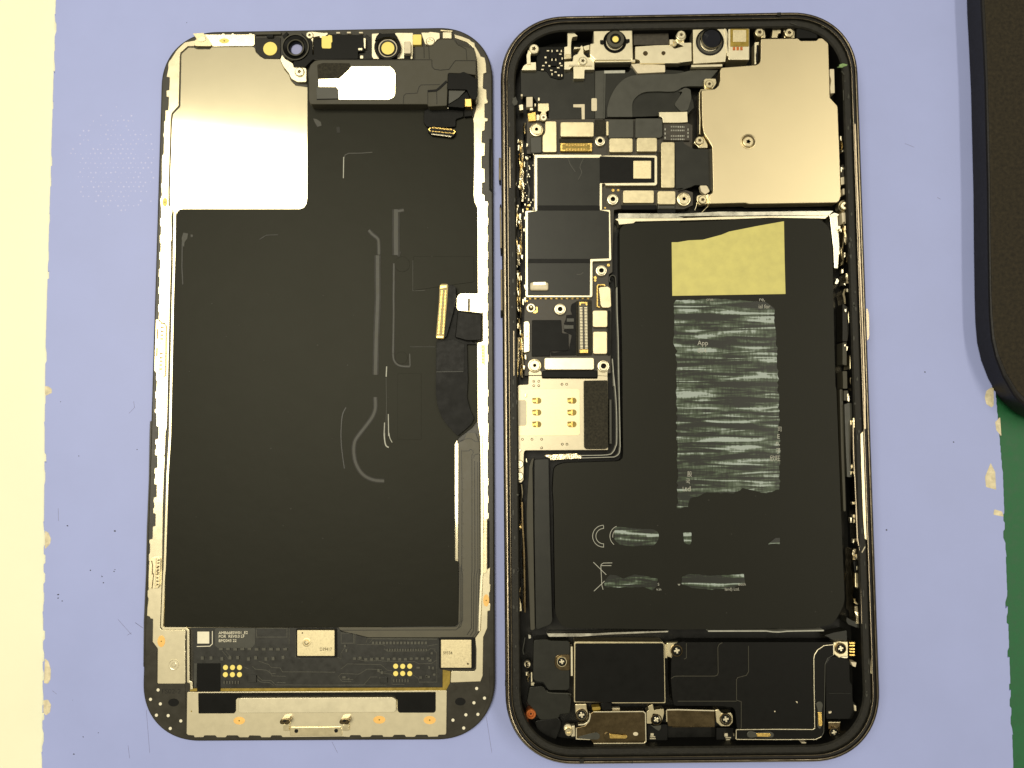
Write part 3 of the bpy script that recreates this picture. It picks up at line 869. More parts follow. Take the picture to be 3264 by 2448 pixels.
for s in tr:
    strip(pb, 'board_trace', 'trace', 1.64, 1.75, s, 1.7, False, .03)
bumps = []
rnd = random.Random(4)


def bump(reg, x, y, a, b):
    bumps.append(rect(f'{reg} {x},{y} {x+a},{y+b}'))


for i in range(10):
    bump('I', 740 + i * 63, 733 + rnd.uniform(-3, 3), 34, 22)
    bump('I', 590 + i * 78 + rnd.uniform(-12, 12), 800 + rnd.uniform(0, 20), 26, 30)
for i in range(16):
    bump('J', 512 + i * 31, 678, 22, 24)
    bump('J', 640 + i * 23, 742, 15, 22)
for i in range(14):
    bump('J', 345 + i * 50, 815 + rnd.uniform(-5, 10), 28, 22)
for x, y in ((985, 975), (905, 900), (1010, 895), (1040, 900), (930, 985), (990, 980), (1050, 960), (580, 990), (560, 920), (590, 940), (250, 985), (300, 1000), (1010, 830), (1030, 770), (265, 705), (280, 745)):
    bump('J', x, y, rnd.uniform(16, 34), rnd.uniform(16, 30))
for i in range(6):
    bump('I', 780 + i * 25, 1025, 12, 26)
    bump('J', 700 + i * 25, 1010, 12, 26)
many(pb, 'board_components', 'trace', 1.6, 1.95, bumps)
box(pb, 'board_component', 'pcb', 1.6, 2.1, 'I 995,975 1068,1040', .1, .1)
box(pb, 'board_component', 'pcb', 1.6, 2.1, 'J 585,992 648,1042', .1, .1)
lb = part(pb, 'board_label', 'greyflex', 1.6, 1.76, 'I 705,560 1060,560 1060,700 1030,735 730,735 705,710', .2, .02)
for t, s in (('AMB668SW01_E2', 'I 737,613'), ('POR  REV0.0 LF', 'I 737,645'), ('BM2043 22', 'I 737,682')):
    text(lb, t, s, 8.6, 1.81, 'white', rot=.012, squeeze=.98)
box(pb, 'white_square', 'white', 1.6, 1.76, 'I 550,590 655,695', .05, .02)
strip(pb, 'printed_corner', 'white', 1.6, 1.75, 'I 682,585 682,698 660,718 545,721', 2.2, False, .01)
for reg, pts in (('I', ((798, 906), (860, 906), (921, 906), (797, 969), (859, 969), (921, 969))), ('J', ((722, 895), (784, 896), (846, 895), (722, 960), (784, 959), (846, 960)))):
    for x, y in pts:
        disc(pb, 'test_pad', 'yellow', f'{reg} {x},{y}', 7.8, 1.6, 1.79, .03)
box(D, 'chip_well', 'void', 1.5, 1.86, 'J -156,562 205,818', .3, .03)
ch = box(D, 'driver_chip', 'chip', 1.5, 2.5, '947,2009 1066,2091', .1, .1)
(x, y), _ = spot('I 1513,685', 2.6)
lathe(ch, 'gold_nut', ['chip', 'gold'], x, y, [(.95, 2.45), (.93, 2.6), (.75, 2.62), (.7, 2.5), (.55, 2.5), (.5, 2.75), (.2, 2.9)], 20, slots=[0, 0, 0, 1, 1, 0, 0])
disc(ch, 'pin_mark', 'dim_metal', 'I 1476,602', 2.5, 2.4, 2.55, .01)
text(ch, 'D39417', 'J 52,758', 9.5, 2.56, 'dim_metal', squeeze=.85)
box(D, 'chip_well', 'void', 1.5, 1.9, 'J 1106,640 1416,918', .4, .03)
ch = box(D, 'touch_chip', 'chip', 1.5, 2.5, 'J 1120,662 1390,910', .1, .1)
text(ch, 'S9334', 'J 1140,790', 9, 2.56, 'dim_metal', squeeze=.9)
disc(ch, 'pin_mark', 'dim_metal', 'J 1358,874', 3, 2.4, 2.55, .01)
# bottom bracket
bb = part(D, 'bottom_bracket', 'rail', 1.2, 1.58,
          'I 460,1125 455,1490 470,1502 520,1505 525,1522 605,1520 612,1505 710,1505 722,1522 800,1522 812,1505 905,1505 920,1522 1000,1522 1010,1505 1105,1508 1115,1522 1195,1522 1205,1505 1290,1505 1300,1520 1365,1520 J 250,1515 315,1520 325,1503 410,1503 420,1520 500,1518 512,1503 605,1503 612,1518 695,1518 710,1500 800,1500 812,1518 890,1518 905,1500 1000,1500 1010,1518 1095,1515 1100,1500 1160,1498 1168,1485 1172,1110', .1, .1)
part(D, 'black_insulator', 'tape', 1.5, 1.68, 'I 557,1132 J 1075,1122 1075,1290 1060,1305 755,1305 740,1288 738,1195 715,1168 I 905,1176 890,1190 890,1290 875,1311 560,1312', .2, .03)
part(D, 'pressed_bar', 'silver', 1.5, 2.6, 'I 915,1184 930,1176 J 700,1170 725,1190 725,1285 705,1300 I 930,1306 915,1295', .3, .5)
part(D, 'lower_plate', 'cover', 1.5, 1.75, 'I 1365,1445 1380,1433 1659,1433 J 235,1428 250,1445 250,1508 I 1368,1510', .2, .06)
for s in ('I 1422,1466', 'J 197,1463'):
    disc(D, 'plate_hole', 'void', s, 6, 1.7, 1.79, .01)
for r, x in (('I', 1330), ('J', 280)):
    c = part(D, 'spring_hook', 'dim_metal', 1.5, 3.2, f'{r} {x-58},1385 {x-40},1362 {x+30},1355 {x+42},1380 {x+20},1412 {x-50},1408', .2, .2)
    part(D, 'hook_leaf', 'cover', 1.5, 2.2, f'{r} {x-22},1412 {x+30},1400 {x+28},1465 {x-20},1465', .1, .1)
    disc(c, 'hook_eye', 'void', f'{r} {x-10},1376', 6, 3.1, 3.25, .01, .6)
for r, pts in (('I', ((204, 1104), (137, 1187), (224, 1227), (189, 1327), (293, 1330), (404, 1377), (311, 1444))), ('J', ((1436, 1091), (1505, 1176), (1412, 1217), (1447, 1319), (1341, 1323), (1227, 1370), (1322, 1440)))):
    for x, y in pts:
        disc(D, 'white_dot', 'white', f'{r} {x},{y}', 4.8, 1.0, 1.37, .02)
for s in ('I 340,1215', 'J 1292,1207'):
    disc(D, 'oval_slot', 'void', s, 16.5, 1.0, 1.37, .01, .72)
part(D, 'corner_film', 'bezel', 1.0, 1.30, 'J 1172,1050 1470,1040 1500,980 1545,900 1555,1120 1500,1280 1390,1390 1180,1480', .3, .03)
part(D, 'corner_film', 'bezel', 1.0, 1.30, 'I 205,1060 440,1058 455,1480 350,1440 220,1340 140,1210 98,1080 98,800 190,760 195,1045', .3, .03)
text(D, 'FS02-2', 'I 232,1135', 14, 1.34, 'gasket', squeeze=1.1)

# ================================================================ THE BODY HALF (right)
B = thing('opened_phone', 'opened phone body with black battery, steel shields and circuit board inside a dark rim', 'phone body', 2200, 1240, 0)
HW, HH, HR = 78.1, 160.8, 14.5
fmB = frame_map([(1594, 53), (2729, 34), (2813, 2428), (1612, 2440)], HW, HH, 7.0)
ring(B, 'outer_rail', ['darksteel', 'steel', 'rubber', 'gasket'], fmB, HW, HH, HR,
     [(.8, .05), (.25, .3), (0, .9), (0, 6.4), (.08, 6.9), (.3, 7.25), (.42, 7.36), (.62, 7.4), (.78, 7.36), (.9, 6.9), (1.2, 6.8), (1.32, 6.9), (1.44, 6.9), (1.55, 6.4)],
     slots=[0, 0, 1, 0, 0, 1, 0, 1, 2, 2, 1, 1, 3], n=16)
ring(B, 'gasket_ledge', ['gasket', 'void'], fmB, HW, HH, HR, [(1.5, 6.2), (1.6, 6.4), (1.9, 6.45), (2.9, 6.4), (3.2, 6.1), (3.25, 1.0)], slots=[0, 0, 0, 0, 1], n=16)
p = clean([fmB(*q) for q in rrect(HW - 2, HH - 2, HR - 1, 12)])
V, Fc = prism_data(p, .1, 1.1, 0)
link('inner_tray', V, Fc, 'floor', B)
# side buttons
for s, z in (('M 36,525 62,525 62,795 36,795', 5.2), ('M 46,1100 64,1100 72,1600 52,1600', 5.2), ('O 56,290 84,290 88,790 62,790', 5.2)):
    part(B, 'side_button', 'darksteel', 2.6, z, s, .2, .25)
part(B, 'power_button', 'steel', 2.6, 5.6, 'P 2030,690 2062,690 2078,760 2080,1000 2066,1040 2030,1040', .2, .25)
for s in ('M 40,785 62,785 62,806 40,806', 'M 50,1075 66,1075 66,1110 50,1110', 'M 56,1585 72,1585 72,1650 56,1650', 'O 56,770 80,770 80,840 56,840'):
    part(B, 'button_gap', 'void', 2.6, 5.4, s, .05, .05)
for s, wd in (('K 1272,105 1272,135', 3), ('U 1605,1575 1605,1600', 3), ('U 1010,1545 1012,1600', 14), ('U 125,640 125,690', 9), ('L 1100,65 1102,100', 12)):
    strip(B, 'antenna_break', 'gasket', 6.0, 7.45, s, wd)
part(B, 'green_smudge', 'greenmark', 6.3, 6.56, 'L 1730,660 1760,650 1750,635 1790,620 1845,630 1835,645 1800,655 1790,665', .1, .02)
part(B, 'torn_gasket', 'crease', 6.2, 6.6, 'K 235,1060 260,1120 250,1150 215,1170 190,1130 205,1080', .1, .05)
for s in ('L 1780,700 1810,740', 'L 1800,910 1803,1020', 'L 1855,970 1840,1000', 'L 1225,180 1290,200', 'L 1560,220 1620,240', 'L 1740,300 1830,420', 'T 2035,485 2000,550'):
    strip(B, 'glue_thread', 'crease' if s[0] != 'T' else 'pale', 6.3, 6.62, s, 2.4, False, .03)
part(B, 'rim_glint', 'cover', 5.8, 6.6, 'R 2015,660 1985,690 1992,1000 2010,1531 T 2015,200 2030,400 2065,420 2085,400 2090,0 R 2060,900 2050,640', .1, .1)  # brighter strips along the right rim, painting its reflections
part(B, 'rim_glint', 'cover', 5.0, 6.2, 'R 1950,510 1905,520 1900,600 1912,630 1945,600', .1, .1)
strip(B, 'rim_glint', 'cover', 6.0, 6.7, 'V 2110,60 2120,300 2115,500', 12)
strip(B, 'rim_glint', 'steel', 6.3, 7.05, 'N 1925,120 1945,700 1975,1400 P 1975,100 2010,900 R 2030,300 2035,640', 5)
strip(B, 'rail_line', 'steel', 6.2, 6.7, 'M 165,400 170,880', 4)
strip(B, 'rail_line', 'steel', 6.2, 6.7, 'O 212,1010 215,1540', 4)
strip(B, 'rail_line', 'steel', 6.0, 6.6, 'U 188,70 190,580', 3)

# ---- foil sealing strips along both long sides
rnd = random.Random(11)


def foil(segments, z0, z1, names=('foil_seal', 'crumple')):
    for s, wd in segments:
        (a, b) = pp(s)[0], pp(s)[-1]
        pts = pp(s)
        n = max(3, int(math.hypot(b[0] - a[0], b[1] - a[1]) / 18))
        line = []
        for i in range(n + 1):
            t = i / n * (len(pts) - 1)
            k = min(int(t), len(pts) - 2)
            f = t - k
            line.append((pts[k][0] * (1 - f) + pts[k + 1][0] * f + rnd.uniform(-2, 2), pts[k][1] * (1 - f) + pts[k + 1][1] * f))
        L_ = [(x - wd / 2 * rnd.uniform(.55, 1.1), y) for x, y in line]
        R_ = [(x + wd / 2 * rnd.uniform(.55, 1.1), y) for x, y in line]
        V, Fc = [], []
        for (l, r) in zip(L_, R_):
            h = z1 + rnd.uniform(-.25, .25)
            for q, z in ((l, z0), (l, h - .3), (((l[0] + r[0]) / 2, l[1]), h), (r, h - .3 + rnd.uniform(-.2, .2)), (r, z0)):
                V.append((*at(q[0], q[1], z1), z))
        for i in range(len(L_) - 1):
            for j in range(4):
                Fc.append((i * 5 + j, i * 5 + j + 1, i * 5 + j + 6, i * 5 + j + 5))
        link(names[0], V, Fc, names[1], B)


foil((('M 300,320 310,700 305,1040', 15), ('M 280,480 285,900', 6), ('M 250,1080 230,1300 240,1590', 13), ('M 285,1180 300,1659', 9), ('O 245,40 260,240', 16), ('O 245,300 240,560 255,780', 12), ('O 288,330 290,860', 7), ('O 270,870 285,1010', 8),
      ('O 255,1090 245,1540', 13), ('O 300,1040 310,1560', 9), ('M 335,110 340,240', 8)), 2.0, 5.2)
foil((('N 1785,270 1790,400', 7), ('N 1835,400 1840,520', 9), ('N 1830,1220 1845,1420', 14), ('N 1810,1180 1800,1480', 6), ('P 1850,30 1850,200', 10), ('P 1845,310 1850,420', 16), ('P 1790,30 1795,220', 7), ('P 1815,480 1820,640', 10)), 2.0, 5.6)
foil((('Q 300,1340 300,1600', 9), ('S 295,20 300,220', 8), ('S 265,250 275,330', 12), ('S 265,1020 275,1160', 14), ('S 320,240 325,900', 7), ('S 328,900 335,1280', 5), ('U 380,530 375,640', 8), ('U 365,410 370,470', 10)), 2.0, 5.0)
foil((('R 1895,80 1905,180', 14), ('T 1925,510 1935,630', 15), ('T 1925,1050 1950,1110', 14), ('T 1940,1130 1965,1320', 16), ('T 1895,520 1910,1200', 3)), 2.0, 5.6)
for s, m in (('P 1860,430 1905,430 1915,700 1925,1050 1880,1060 1850,800', 'cover'), ('P 1865,1095 1925,1095 1930,1185 1870,1190', 'black'), ('P 1868,1190 1925,1190 1925,1350 1870,1350', 'cover'), ('P 1880,1385 1935,1385 1935,1440 1885,1440', 'cover'),
             ('R 1880,190 1935,195 1935,355 1890,340', 'cover'), ('P 1790,1060 1835,1060 1835,1310 1790,1300', 'grey'), ('P 1795,1370 1835,1370 1838,1531 R 1835,200 1795,200', 'grey'), ('R 1805,220 1850,220 1850,330 1805,330', 'grey'),
             ('R 1810,370 1860,350 1915,370 1925,480 1880,530 1875,900 1890,1160 1840,1160 1820,700', 'greyflex'), ('P 1790,640 1850,680 1855,960 1840,1050 1790,1050', 'gasket'), ('T 1925,770 1975,770 1980,925 1925,925', 'cover'), ('T 1905,640 1975,640 1975,760 1920,760', 'black'),
             ('N 1790,820 1840,820 1845,885 1795,885', 'pale'), ('N 1770,700 1810,690 1815,770 1775,780', 'pale'), ('N 1780,1080 1880,1080 1885,1200 1790,1200', 'pale'), ('N 1780,560 1860,560 1850,690 1780,690', 'board'), ('L 1650,680 1698,680 1705,940 1662,945 1655,880 1668,800 1652,750', 'pale'),
             ('S 230,1110 280,1140 290,1170 300,1200 305,1280 240,1300', 'cover'), ('S 215,450 240,450 240,640 215,640', 'cover'), ('S 218,730 240,730 245,890 220,890', 'cover'), ('R 1790,10 1838,10 1842,200 1800,200', 'grey'), ('T 1835,1250 1900,1290 1985,1300 1985,1375 1930,1360 1850,1330 1830,1300', 'film2')):
    part(B, 'side_contact' if m in ('cover', 'pale') else 'side_block', m, 2.0, 5.3, s, .12, .12)
strip(B, 'side_wall', 'steel', 3.0, 6.3, 'T 1935,0 1950,400 1985,560 2000,1320', 4)
strip(B, 'side_wall', 'steel', 3.0, 6.3, 'R 1905,560 1910,900 1940,1531', 3)
strip(B, 'side_wall', 'steel', 3.0, 6.2, 'N 1862,350 1875,900', 3)
strip(B, 'side_wall', 'dim_metal', 3.0, 5.8, 'S 310,0 315,240 335,600 345,1300', 5)

# ---- logic board and its cans
lb_ = part(B, 'logic_board', 'board', 2.0, 3.8,
           'M 365,60 1290,70 1960,75 2212,100 N 160,130 160,380 0,380 M 2130,400 2130,880 2212,900 N 165,860 165,1000 M 2212,1130 1450,1130 1390,1140 1372,1659 O 1372,180 1372,320 1330,350 1330,480 1362,520 1352,1320 1352,1510 340,1540 330,1000 345,600 M 345,1150 440,1140 440,480 365,480', .1, .08)
can = part(B, 'board_can', 'silver', 3.6, 5.0,
           'M 455,490 1242,490 1242,508 1292,500 1880,498 1897,515 1897,835 1880,852 1290,852 1290,830 1249,830 1249,1128 1240,1138 1345,1140 O 1358,172 1345,188 1137,195 1137,602 1125,616 365,616 350,600 350,0 M 346,1165 352,1150 470,1150 457,1130', .15, .18)
part(can, 'can_sheet', 'film2', 4.6, 5.12, 'M 487,525 1222,525 1225,508 1868,525 1868,818 1224,824 1222,1140 1332,1160 O 1334,0 1334,160 1112,168 1108,596 378,596 376,0 M 378,1168 487,1150', .1, .03)
part(can, 'can_sheet', 'black', 4.6, 5.20, 'M 1222,520 1868,527 1866,816 1224,822', .1, .03)
box(can, 'can_step', 'black', 4.6, 5.17, 'M 487,1086 1225,1146', .1, .02)
box(can, 'can_step', 'black', 4.6, 5.17, 'O 376,166 1110,216', .1, .02)
for s in ('M 855,545 880,610 935,690', 'M 1030,540 990,630 1010,700 970,780', 'O 950,345 990,350 1030,325'):
    strip(can, 'sheet_scratch', 'greyflex', 5.1, 5.16, s, 2.2, True, .01)
box(can, 'square_pad', 'chip', 5.0, 5.45, 'M 1618,560 1828,772', .2, .08)
cp = box(B, 'capacitor', 'pale', 4.8, 5.9, 'O 405,440 620,535', .35, .35)
strip(cp, 'capacitor_band', 'silver', 5.6, 6.0, 'O 440,458 590,455', 10)
for s, r, h in (('M 1228,325', 16.5, 7), ('M 1378,1010', 18.5, 7), ('O 1243,300', 18, 7), ('O 758,755', 18.5, 7), ('O 1268,1425', 19, 8)):
    standoff(B, s, r, h, 3.6, 5.0)
for s, r in (('M 480,190', 22.5), ('N 70,930', 23), ('O 458,1418', 22)):
    o = standoff(B, s, r, 5, 3.6, 4.9, 'cover', 'slotted_post')
    (x, y), _ = spot(s, 4.9)
    for a in (.5, 1.6, 2.7, 3.9, 5.2):
        q = [(x + math.cos(a) * k_, y + math.sin(a) * k_) for k_ in (.5, 1.25)]
        rb = clean(ribbon(q, .16))
        V, Fc = prism_data(rb, 4.6, 4.96, .02)
        link('post_slot', V, Fc, 'silver', o)
for s, r in (('M 1380,908', 5), ('M 1440,908', 4), ('M 392,1085', 3.5), ('M 372,1127', 3.5), ('O 1325,240', 5), ('O 1170,387', 5), ('O 1170,420', 4), ('O 366,660', 3), ('M 1285,1115', 3)):
    disc(B, 'gold_dot', 'gold', s, r, 3.7, 3.95, .02)
spn = lathe(B, 'spring_pin', ['silver', 'dim_metal'], *spot('O 415,735', 5)[0], [(1.05, 3.7), (1.05, 4.0), (.9, 4.1), (.62, 4.1), (.55, 4.7), (.35, 5.0), (.3, 5.5), (.15, 5.65)], 22, slots=[0, 0, 0, 1, 1, 0, 0, 0])
part(B, 'flux_stain', 'gold', 3.7, 3.92, 'O 440,780 480,770 470,730 492,728 495,790 470,808 435,802', .1, .02)
# connector covers
for s, z, m in (('M 760,105 1155,105 1155,280 760,280', 4.9, 'cover'), ('M 1335,295 1612,295 1612,462 1335,462', 4.9, 'cover'), ('M 1658,290 1898,290 1898,455 1658,455', 4.9, 'cover'), ('M 1945,340 2105,340 2105,880 1945,880', 4.9, 'cover'),
                ('M 1497,907 1862,907 1862,1060 1497,1060', 5.0, 'cover'), ('M 1903,915 2115,915 2115,1075 1903,1075', 4.9, 'cover'), ('O 1140,770 1315,770 1315,970 1140,970', 4.9, 'cover'), ('O 1143,1018 1312,1018 1312,1285 1143,1285', 4.9, 'cover'),
                ('O 572,1327 1157,1327 1157,1470 572,1470', 5.1, 'silver'), ('M 580,95 715,95 718,462 550,462 548,270 580,230', 4.9, 'cover'), ('O 1212,498 1322,490 1348,515 1358,722 1335,740 1255,740 1235,715', 5.4, 'cover'), ('M 1300,100 1326,98 1326,268 1300,262', 4.7, 'cover')):
    part(B, 'connector_cover', m, 3.7, z, s, .45, .12)
for s in ('O 1318,770 1350,775 1350,1300 1316,1300', 'M 1480,1066 1890,1064 1890,1140 1480,1140', 'O 545,1480 1195,1475 1195,1565 545,1565'):
    part(B, 'cover_flex', 'tape', 3.5, 4.5, s, .15, .3)
for s, wd in (('M 1480,1078 1890,1076', 5), ('M 1903,1105 2115,1105', 14)):
    strip(B, 'flex_bend', 'greyflex', 3.5, 4.75, s, wd, False, .3)
box(B, 'flex_bend', 'tape', 3.4, 4.4, 'M 1900,1125 2115,1180', .1, .2)
part(B, 'curved_flex', 'greyflex', 3.5, 4.5, 'M 400,280 545,270 545,470 410,475', .4, .4)
part(B, 'wide_flex', 'greyflex', 3.6, 4.7, 'M 1325,75 1620,70 1620,290 1325,295', .2, .25)
part(B, 'wide_flex', 'greyflex', 3.6, 4.7, 'M 1640,62 1935,60 1962,90 1962,270 1930,292 1640,292', .2, .25)
box(B, 'grain_film', 'foam', 3.7, 4.0, 'M 1165,80 1290,270', .1, .03)
box(B, 'grain_film', 'foam', 3.7, 4.0, 'M 745,300 1150,345', .1, .03)
box(B, 'grain_film', 'foam', 3.7, 4.05, 'M 1470,855 1900,900', .1, .03)
box(B, 'grain_film', 'foam', 3.7, 4.05, 'M 1902,455 1942,900', .1, .03)
cn = box(B, 'board_connector', 'kapton', 3.7, 4.6, 'M 758,352 1135,452', .2, .1)
pins(cn, 'M 830,375', 'M 1065,375', 14, 2.4, 9, 4.5, 4.75)
pins(cn, 'M 830,432', 'M 1065,432', 14, 2.4, 9, 4.5, 4.75)
many(cn, 'connector_ends', 'gold', 4.5, 4.78, [pp('M 762,356 820,356 820,372 785,372 785,432 820,432 820,448 762,448'), pp('M 1078,356 1132,356 1132,448 1078,448 1078,432 1108,432 1108,372 1078,372')])
part(B, 'connector_seal', 'foam', 3.7, 4.1, 'O 945,660 1130,650 1132,1300 945,1305', .3, .05)
cn = box(B, 'board_connector', 'brownflex', 3.7, 4.7, 'O 972,665 1088,1275', .2, .12)
strip(cn, 'connector_channel', 'board', 4.6, 4.78, 'O 1028,730 1035,1225', 8, False, .01)
pins(cn, 'O 1003,740', 'O 1010,1215', 28, 2.6, 9, 4.6, 4.85, 'silver')
pins(cn, 'O 1058,740', 'O 1066,1215', 28, 2.6, 9, 4.6, 4.85, 'silver')
many(cn, 'connector_ends', 'gold', 4.6, 4.86, [pp('O 985,672 1076,672 1076,715 1060,715 1055,690 1005,690 1000,715 985,715'), pp('O 988,1232 1086,1232 1086,1272 988,1272')])
strip(B, 'gold_clip', 'gold', 3.8, 4.6, 'O 1285,485 1275,470 1205,470 1195,485 1195,725 1225,735', 4)
part(B, 'matte_chip', 'tape', 3.6, 4.3, 'O 428,885 770,885 778,1040 855,1045 858,1230 840,1248 640,1252 640,1310 425,1312', .15, .08)
part(B, 'black_sealant', 'void', 3.7, 4.05, 'O 890,700 945,670 942,1300 650,1305 645,1258 690,1268 860,1240 895,1060 860,1045 800,1015 800,995 920,990 915,945 800,935 830,860 830,825 900,822 880,770', .25, .05)
box(B, 'small_chip', 'greyflex', 3.7, 4.1, 'O 835,865 920,905', .05, .03)
box(B, 'small_chip', 'greyflex', 3.7, 4.1, 'O 800,945 915,988', .05, .03)
part(B, 'side_spring', 'silver', 3.0, 4.6, 'O 330,905 380,895 400,925 398,1255 330,1270', .2, .15)
many(B, 'solder_dashes', 'gold', 3.7, 3.9, [rect(f'O {x},628 {x+28},640') for x in range(390, 1130, 62)])
rows = [rect(f'M {x},{y} {x+9},{y+18}') for y in (152, 196, 262, 300) for x in range(2060, 2205, 22)] + [rect(f'N {x},{y} {x+8},{y+16}') for y in (145, 182, 240, 278) for x in range(5, 75, 20)] + [rect(f'M 1985,{y} 1998,{y+24}') for y in (180, 230, 280)] + [rect(f'N 108,{y} 118,{y+24}') for y in (168, 205, 245)]
cx = part(B, 'dotted_chip', 'board', 3.7, 4.5, 'M 1972,130 2212,125 N 130,115 135,300 M 2212,322 1972,322', .1, .08)
many(cx, 'printed_dots', 'ink', 4.5, 4.56, rows)
part(B, 'pale_tab', 'silver', 3.9, 5.0, 'K 1920,1242 2180,1240 N 105,-15 110,100 20,105 K 1968,1368 1960,1310 1925,1290', .1, .12)
part(B, 'side_film', 'film2', 3.8, 4.6, 'M 2108,340 2212,330 N 60,330 180,392 365,392 378,450 376,850 335,830 328,782 185,782 150,800 0,850 M 2212,880 2120,890', .2, .05)
# ---- upper left flexes
part(B, 'shiny_flex', 'film2', 2.6, 3.9, 'K 292,750 900,748 915,850 1042,850 1045,745 1165,742 1165,1320 640,1330 620,1300 625,1140 495,1140 440,1060 300,1060', .2, .05)
part(B, 'flex_panel', 'greyflex', 2.6, 4.05, 'K 1168,760 1275,755 1280,1320 1168,1320', .1, .05)
part(B, 'flex_panel', 'film2', 2.6, 4.0, 'K 1290,790 1560,775 1600,720 2212,760 N 20,-160 160,-150 180,-60 100,20 0,60 K 2212,1230 1920,1240 1910,1290 1290,1310', .2, .05)
part(B, 'arched_flex', 'greyflex', 3.6, 4.5, [q for q in smooth_line(pp('K 1312,1300 1312,1190 1360,1040 1455,900 1600,815 1900,795 2120,792 L 180,690 440,692'))] + [q for q in smooth_line(pp('L 285,868 75,872 K 2100,1000 1900,1000 1760,1008 1680,1042 1622,1105 1606,1170 1610,1300'))], 0, .05)
part(B, 'grey_film', 'greyflex', 3.6, 4.3, 'L 0,930 80,880 140,900 150,1000 110,1130 30,1140 K 2140,1200 2100,1150 2200,1000', .4, .3)  # grey film below the arched flex
strip(B, 'pale_strip', 'ink', 3.9, 4.25, 'K 1275,772 1520,768', 9)
strip(B, 'flex_rim', 'greyflex', 3.9, 4.2, 'K 1285,780 1275,1320', 5)
part(B, 'white_mark', 'pale', 3.9, 4.15, 'K 912,1152 1046,1150 1046,1328 1012,1328 1008,1188 912,1186', .08, .03)
box(B, 'white_mark', 'pale', 4.0, 4.2, 'K 1125,1080 1190,1230', .3, .03)
part(B, 'sensor_flex', 'black', 2.8, 4.2, 'K 480,480 600,470 800,470 800,850 740,860 640,830 600,760 480,750', .3, .15)
tiny = []
rnd2 = random.Random(21)
for x, y in ((600, 515), (655, 512), (712, 512), (765, 512), (575, 590), (655, 615), (700, 615), (745, 555), (775, 600), (580, 650), (545, 690), (620, 690), (745, 660), (760, 690), (640, 745), (690, 765), (655, 785), (730, 800), (770, 800), (535, 735), (720, 715)):
    a, b = rnd2.choice(((28, 14), (14, 26), (22, 20)))
    tiny.append(rect(f'K {x},{y} {x+a},{y+b}'))
many(B, 'flex_components', 'silver', 4.1, 4.6, tiny)
for s in ('K 640,550 725,610', 'K 645,640 725,700'):
    box(B, 'sensor_chip', 'void', 4.1, 4.7, s, .08, .06)
screw(B, 'K 450,497', 17, 4.5, 5.7)
strip(B, 'earth_strap', 'silver', 3.5, 5.2, 'K 405,520 385,580 390,680', 12)
part(B, 'pale_plate', 'silver', 3.0, 4.9, 'K 302,750 325,700 380,662 474,655 476,750', .2, .12)
part(B, 'bracket_leg', 'silver', 3.5, 5.4, 'K 842,290 885,270 910,300 965,350 900,362 890,400 885,470 888,612 806,620 806,480 845,470 845,360', .12, .12)
box(B, 'bracket_foot', 'cover', 3.5, 5.5, 'K 815,560 882,610', .1, .1)
part(B, 'wing_bracket', 'silver', 3.3, 5.2, 'K 806,650 905,645 912,580 960,560 1000,490 920,505 922,475 990,480 1010,455 1030,480 1035,560 1080,600 1160,600 1160,745 1045,745 1042,850 915,850 912,700 860,745 806,742', .12, .14)
strip(B, 'bracket_fold', 'pale', 5.0, 5.5, 'K 860,690 1130,690', 5)
screw(B, 'K 1025,640', 14.5, 5.0, 5.9)
part(B, 'contact_bit', 'silver', 4.0, 5.5, 'K 1030,470 1080,455 1105,450 1100,510 1050,520', .1, .12)
for s, m in (('K 360,1065 435,1062 435,1180 360,1185', 'pale'), ('K 495,1140 625,1138 630,1220 590,1240 610,1330 520,1345 510,1290 540,1240 495,1230', 'cover'), ('K 375,1260 470,1240 475,1345 385,1350', 'gold'), ('K 270,1160 320,1150 325,1215 280,1225', 'silver'), ('K 495,1070 520,1070 520,1110 495,1110', 'silver'),
             ('K 455,1140 475,1140 475,1175 455,1175', 'silver'), ('K 295,1030 318,1030 318,1058 295,1058', 'pale'), ('K 400,1190 440,1190 440,1225 400,1225', 'silver'), ('K 478,1270 515,1270 515,1340 478,1340', 'silver')):
    part(B, 'corner_contact', m, 3.0, 4.6, s, .15, .1)
screw(B, 'K 562,1305', 12, 4.5, 5.1)
# ---- front cameras
part(B, 'bracket_back_strip', 'board', 2.5, 4.5, 'K 1620,310 2030,300 2040,450 1620,455', .1, .15)  # dark brown strip behind the bracket
part(B, 'camera_bridge', 'silver', 3.5, 5.4, 'K 1640,475 1900,458 2050,455 2100,500 2212,470 L 0,400 148,395 152,595 0,612 K 2170,668 1700,668 1690,630 1640,620', .15, .14)
for s, r in (('K 1760,553', 8), ('K 1972,550', 7)):
    disc(B, 'bridge_hole', 'dim_metal', s, r, 5.3, 5.47, .01)
part(B, 'bridge_foot', 'pale', 3.3, 4.8, 'K 1590,680 1690,672 1990,690 1992,772 1670,788', .12, .12)
cam1 = part(B, 'projector_module', 'silver', 2.5, 6.0, 'K 1150,262 1605,256 1616,615 1595,630 1170,632 1105,572 1110,437 1150,432', .2, .18)
strip(cam1, 'module_lip', 'silver', 4.5, 5.6, 'K 1170,645 1640,640', 7)
x, y = spot('K 1400,415', 6.1)[0]
k = mm_px(6.1)
lathe(cam1, 'lens_well', ['black', 'void'], x, y, [(39 * k, 5.8), (38.5 * k, 6.15), (36 * k, 6.25), (33 * k, 6.1), (28 * k, 6.0)], 32, slots=[0, 0, 0, 1, 1])
part(cam1, 'lens_ears', 'black', 5.8, 6.2, 'K 1228,395 1260,395 1280,420 1260,450 1228,440', .15, .05)
part(cam1, 'lens_ears', 'black', 5.8, 6.2, 'K 1530,385 1574,382 1576,420 1540,440', .15, .05)
x, y = spot('K 1410,378', 7.0)[0]
k = mm_px(7)
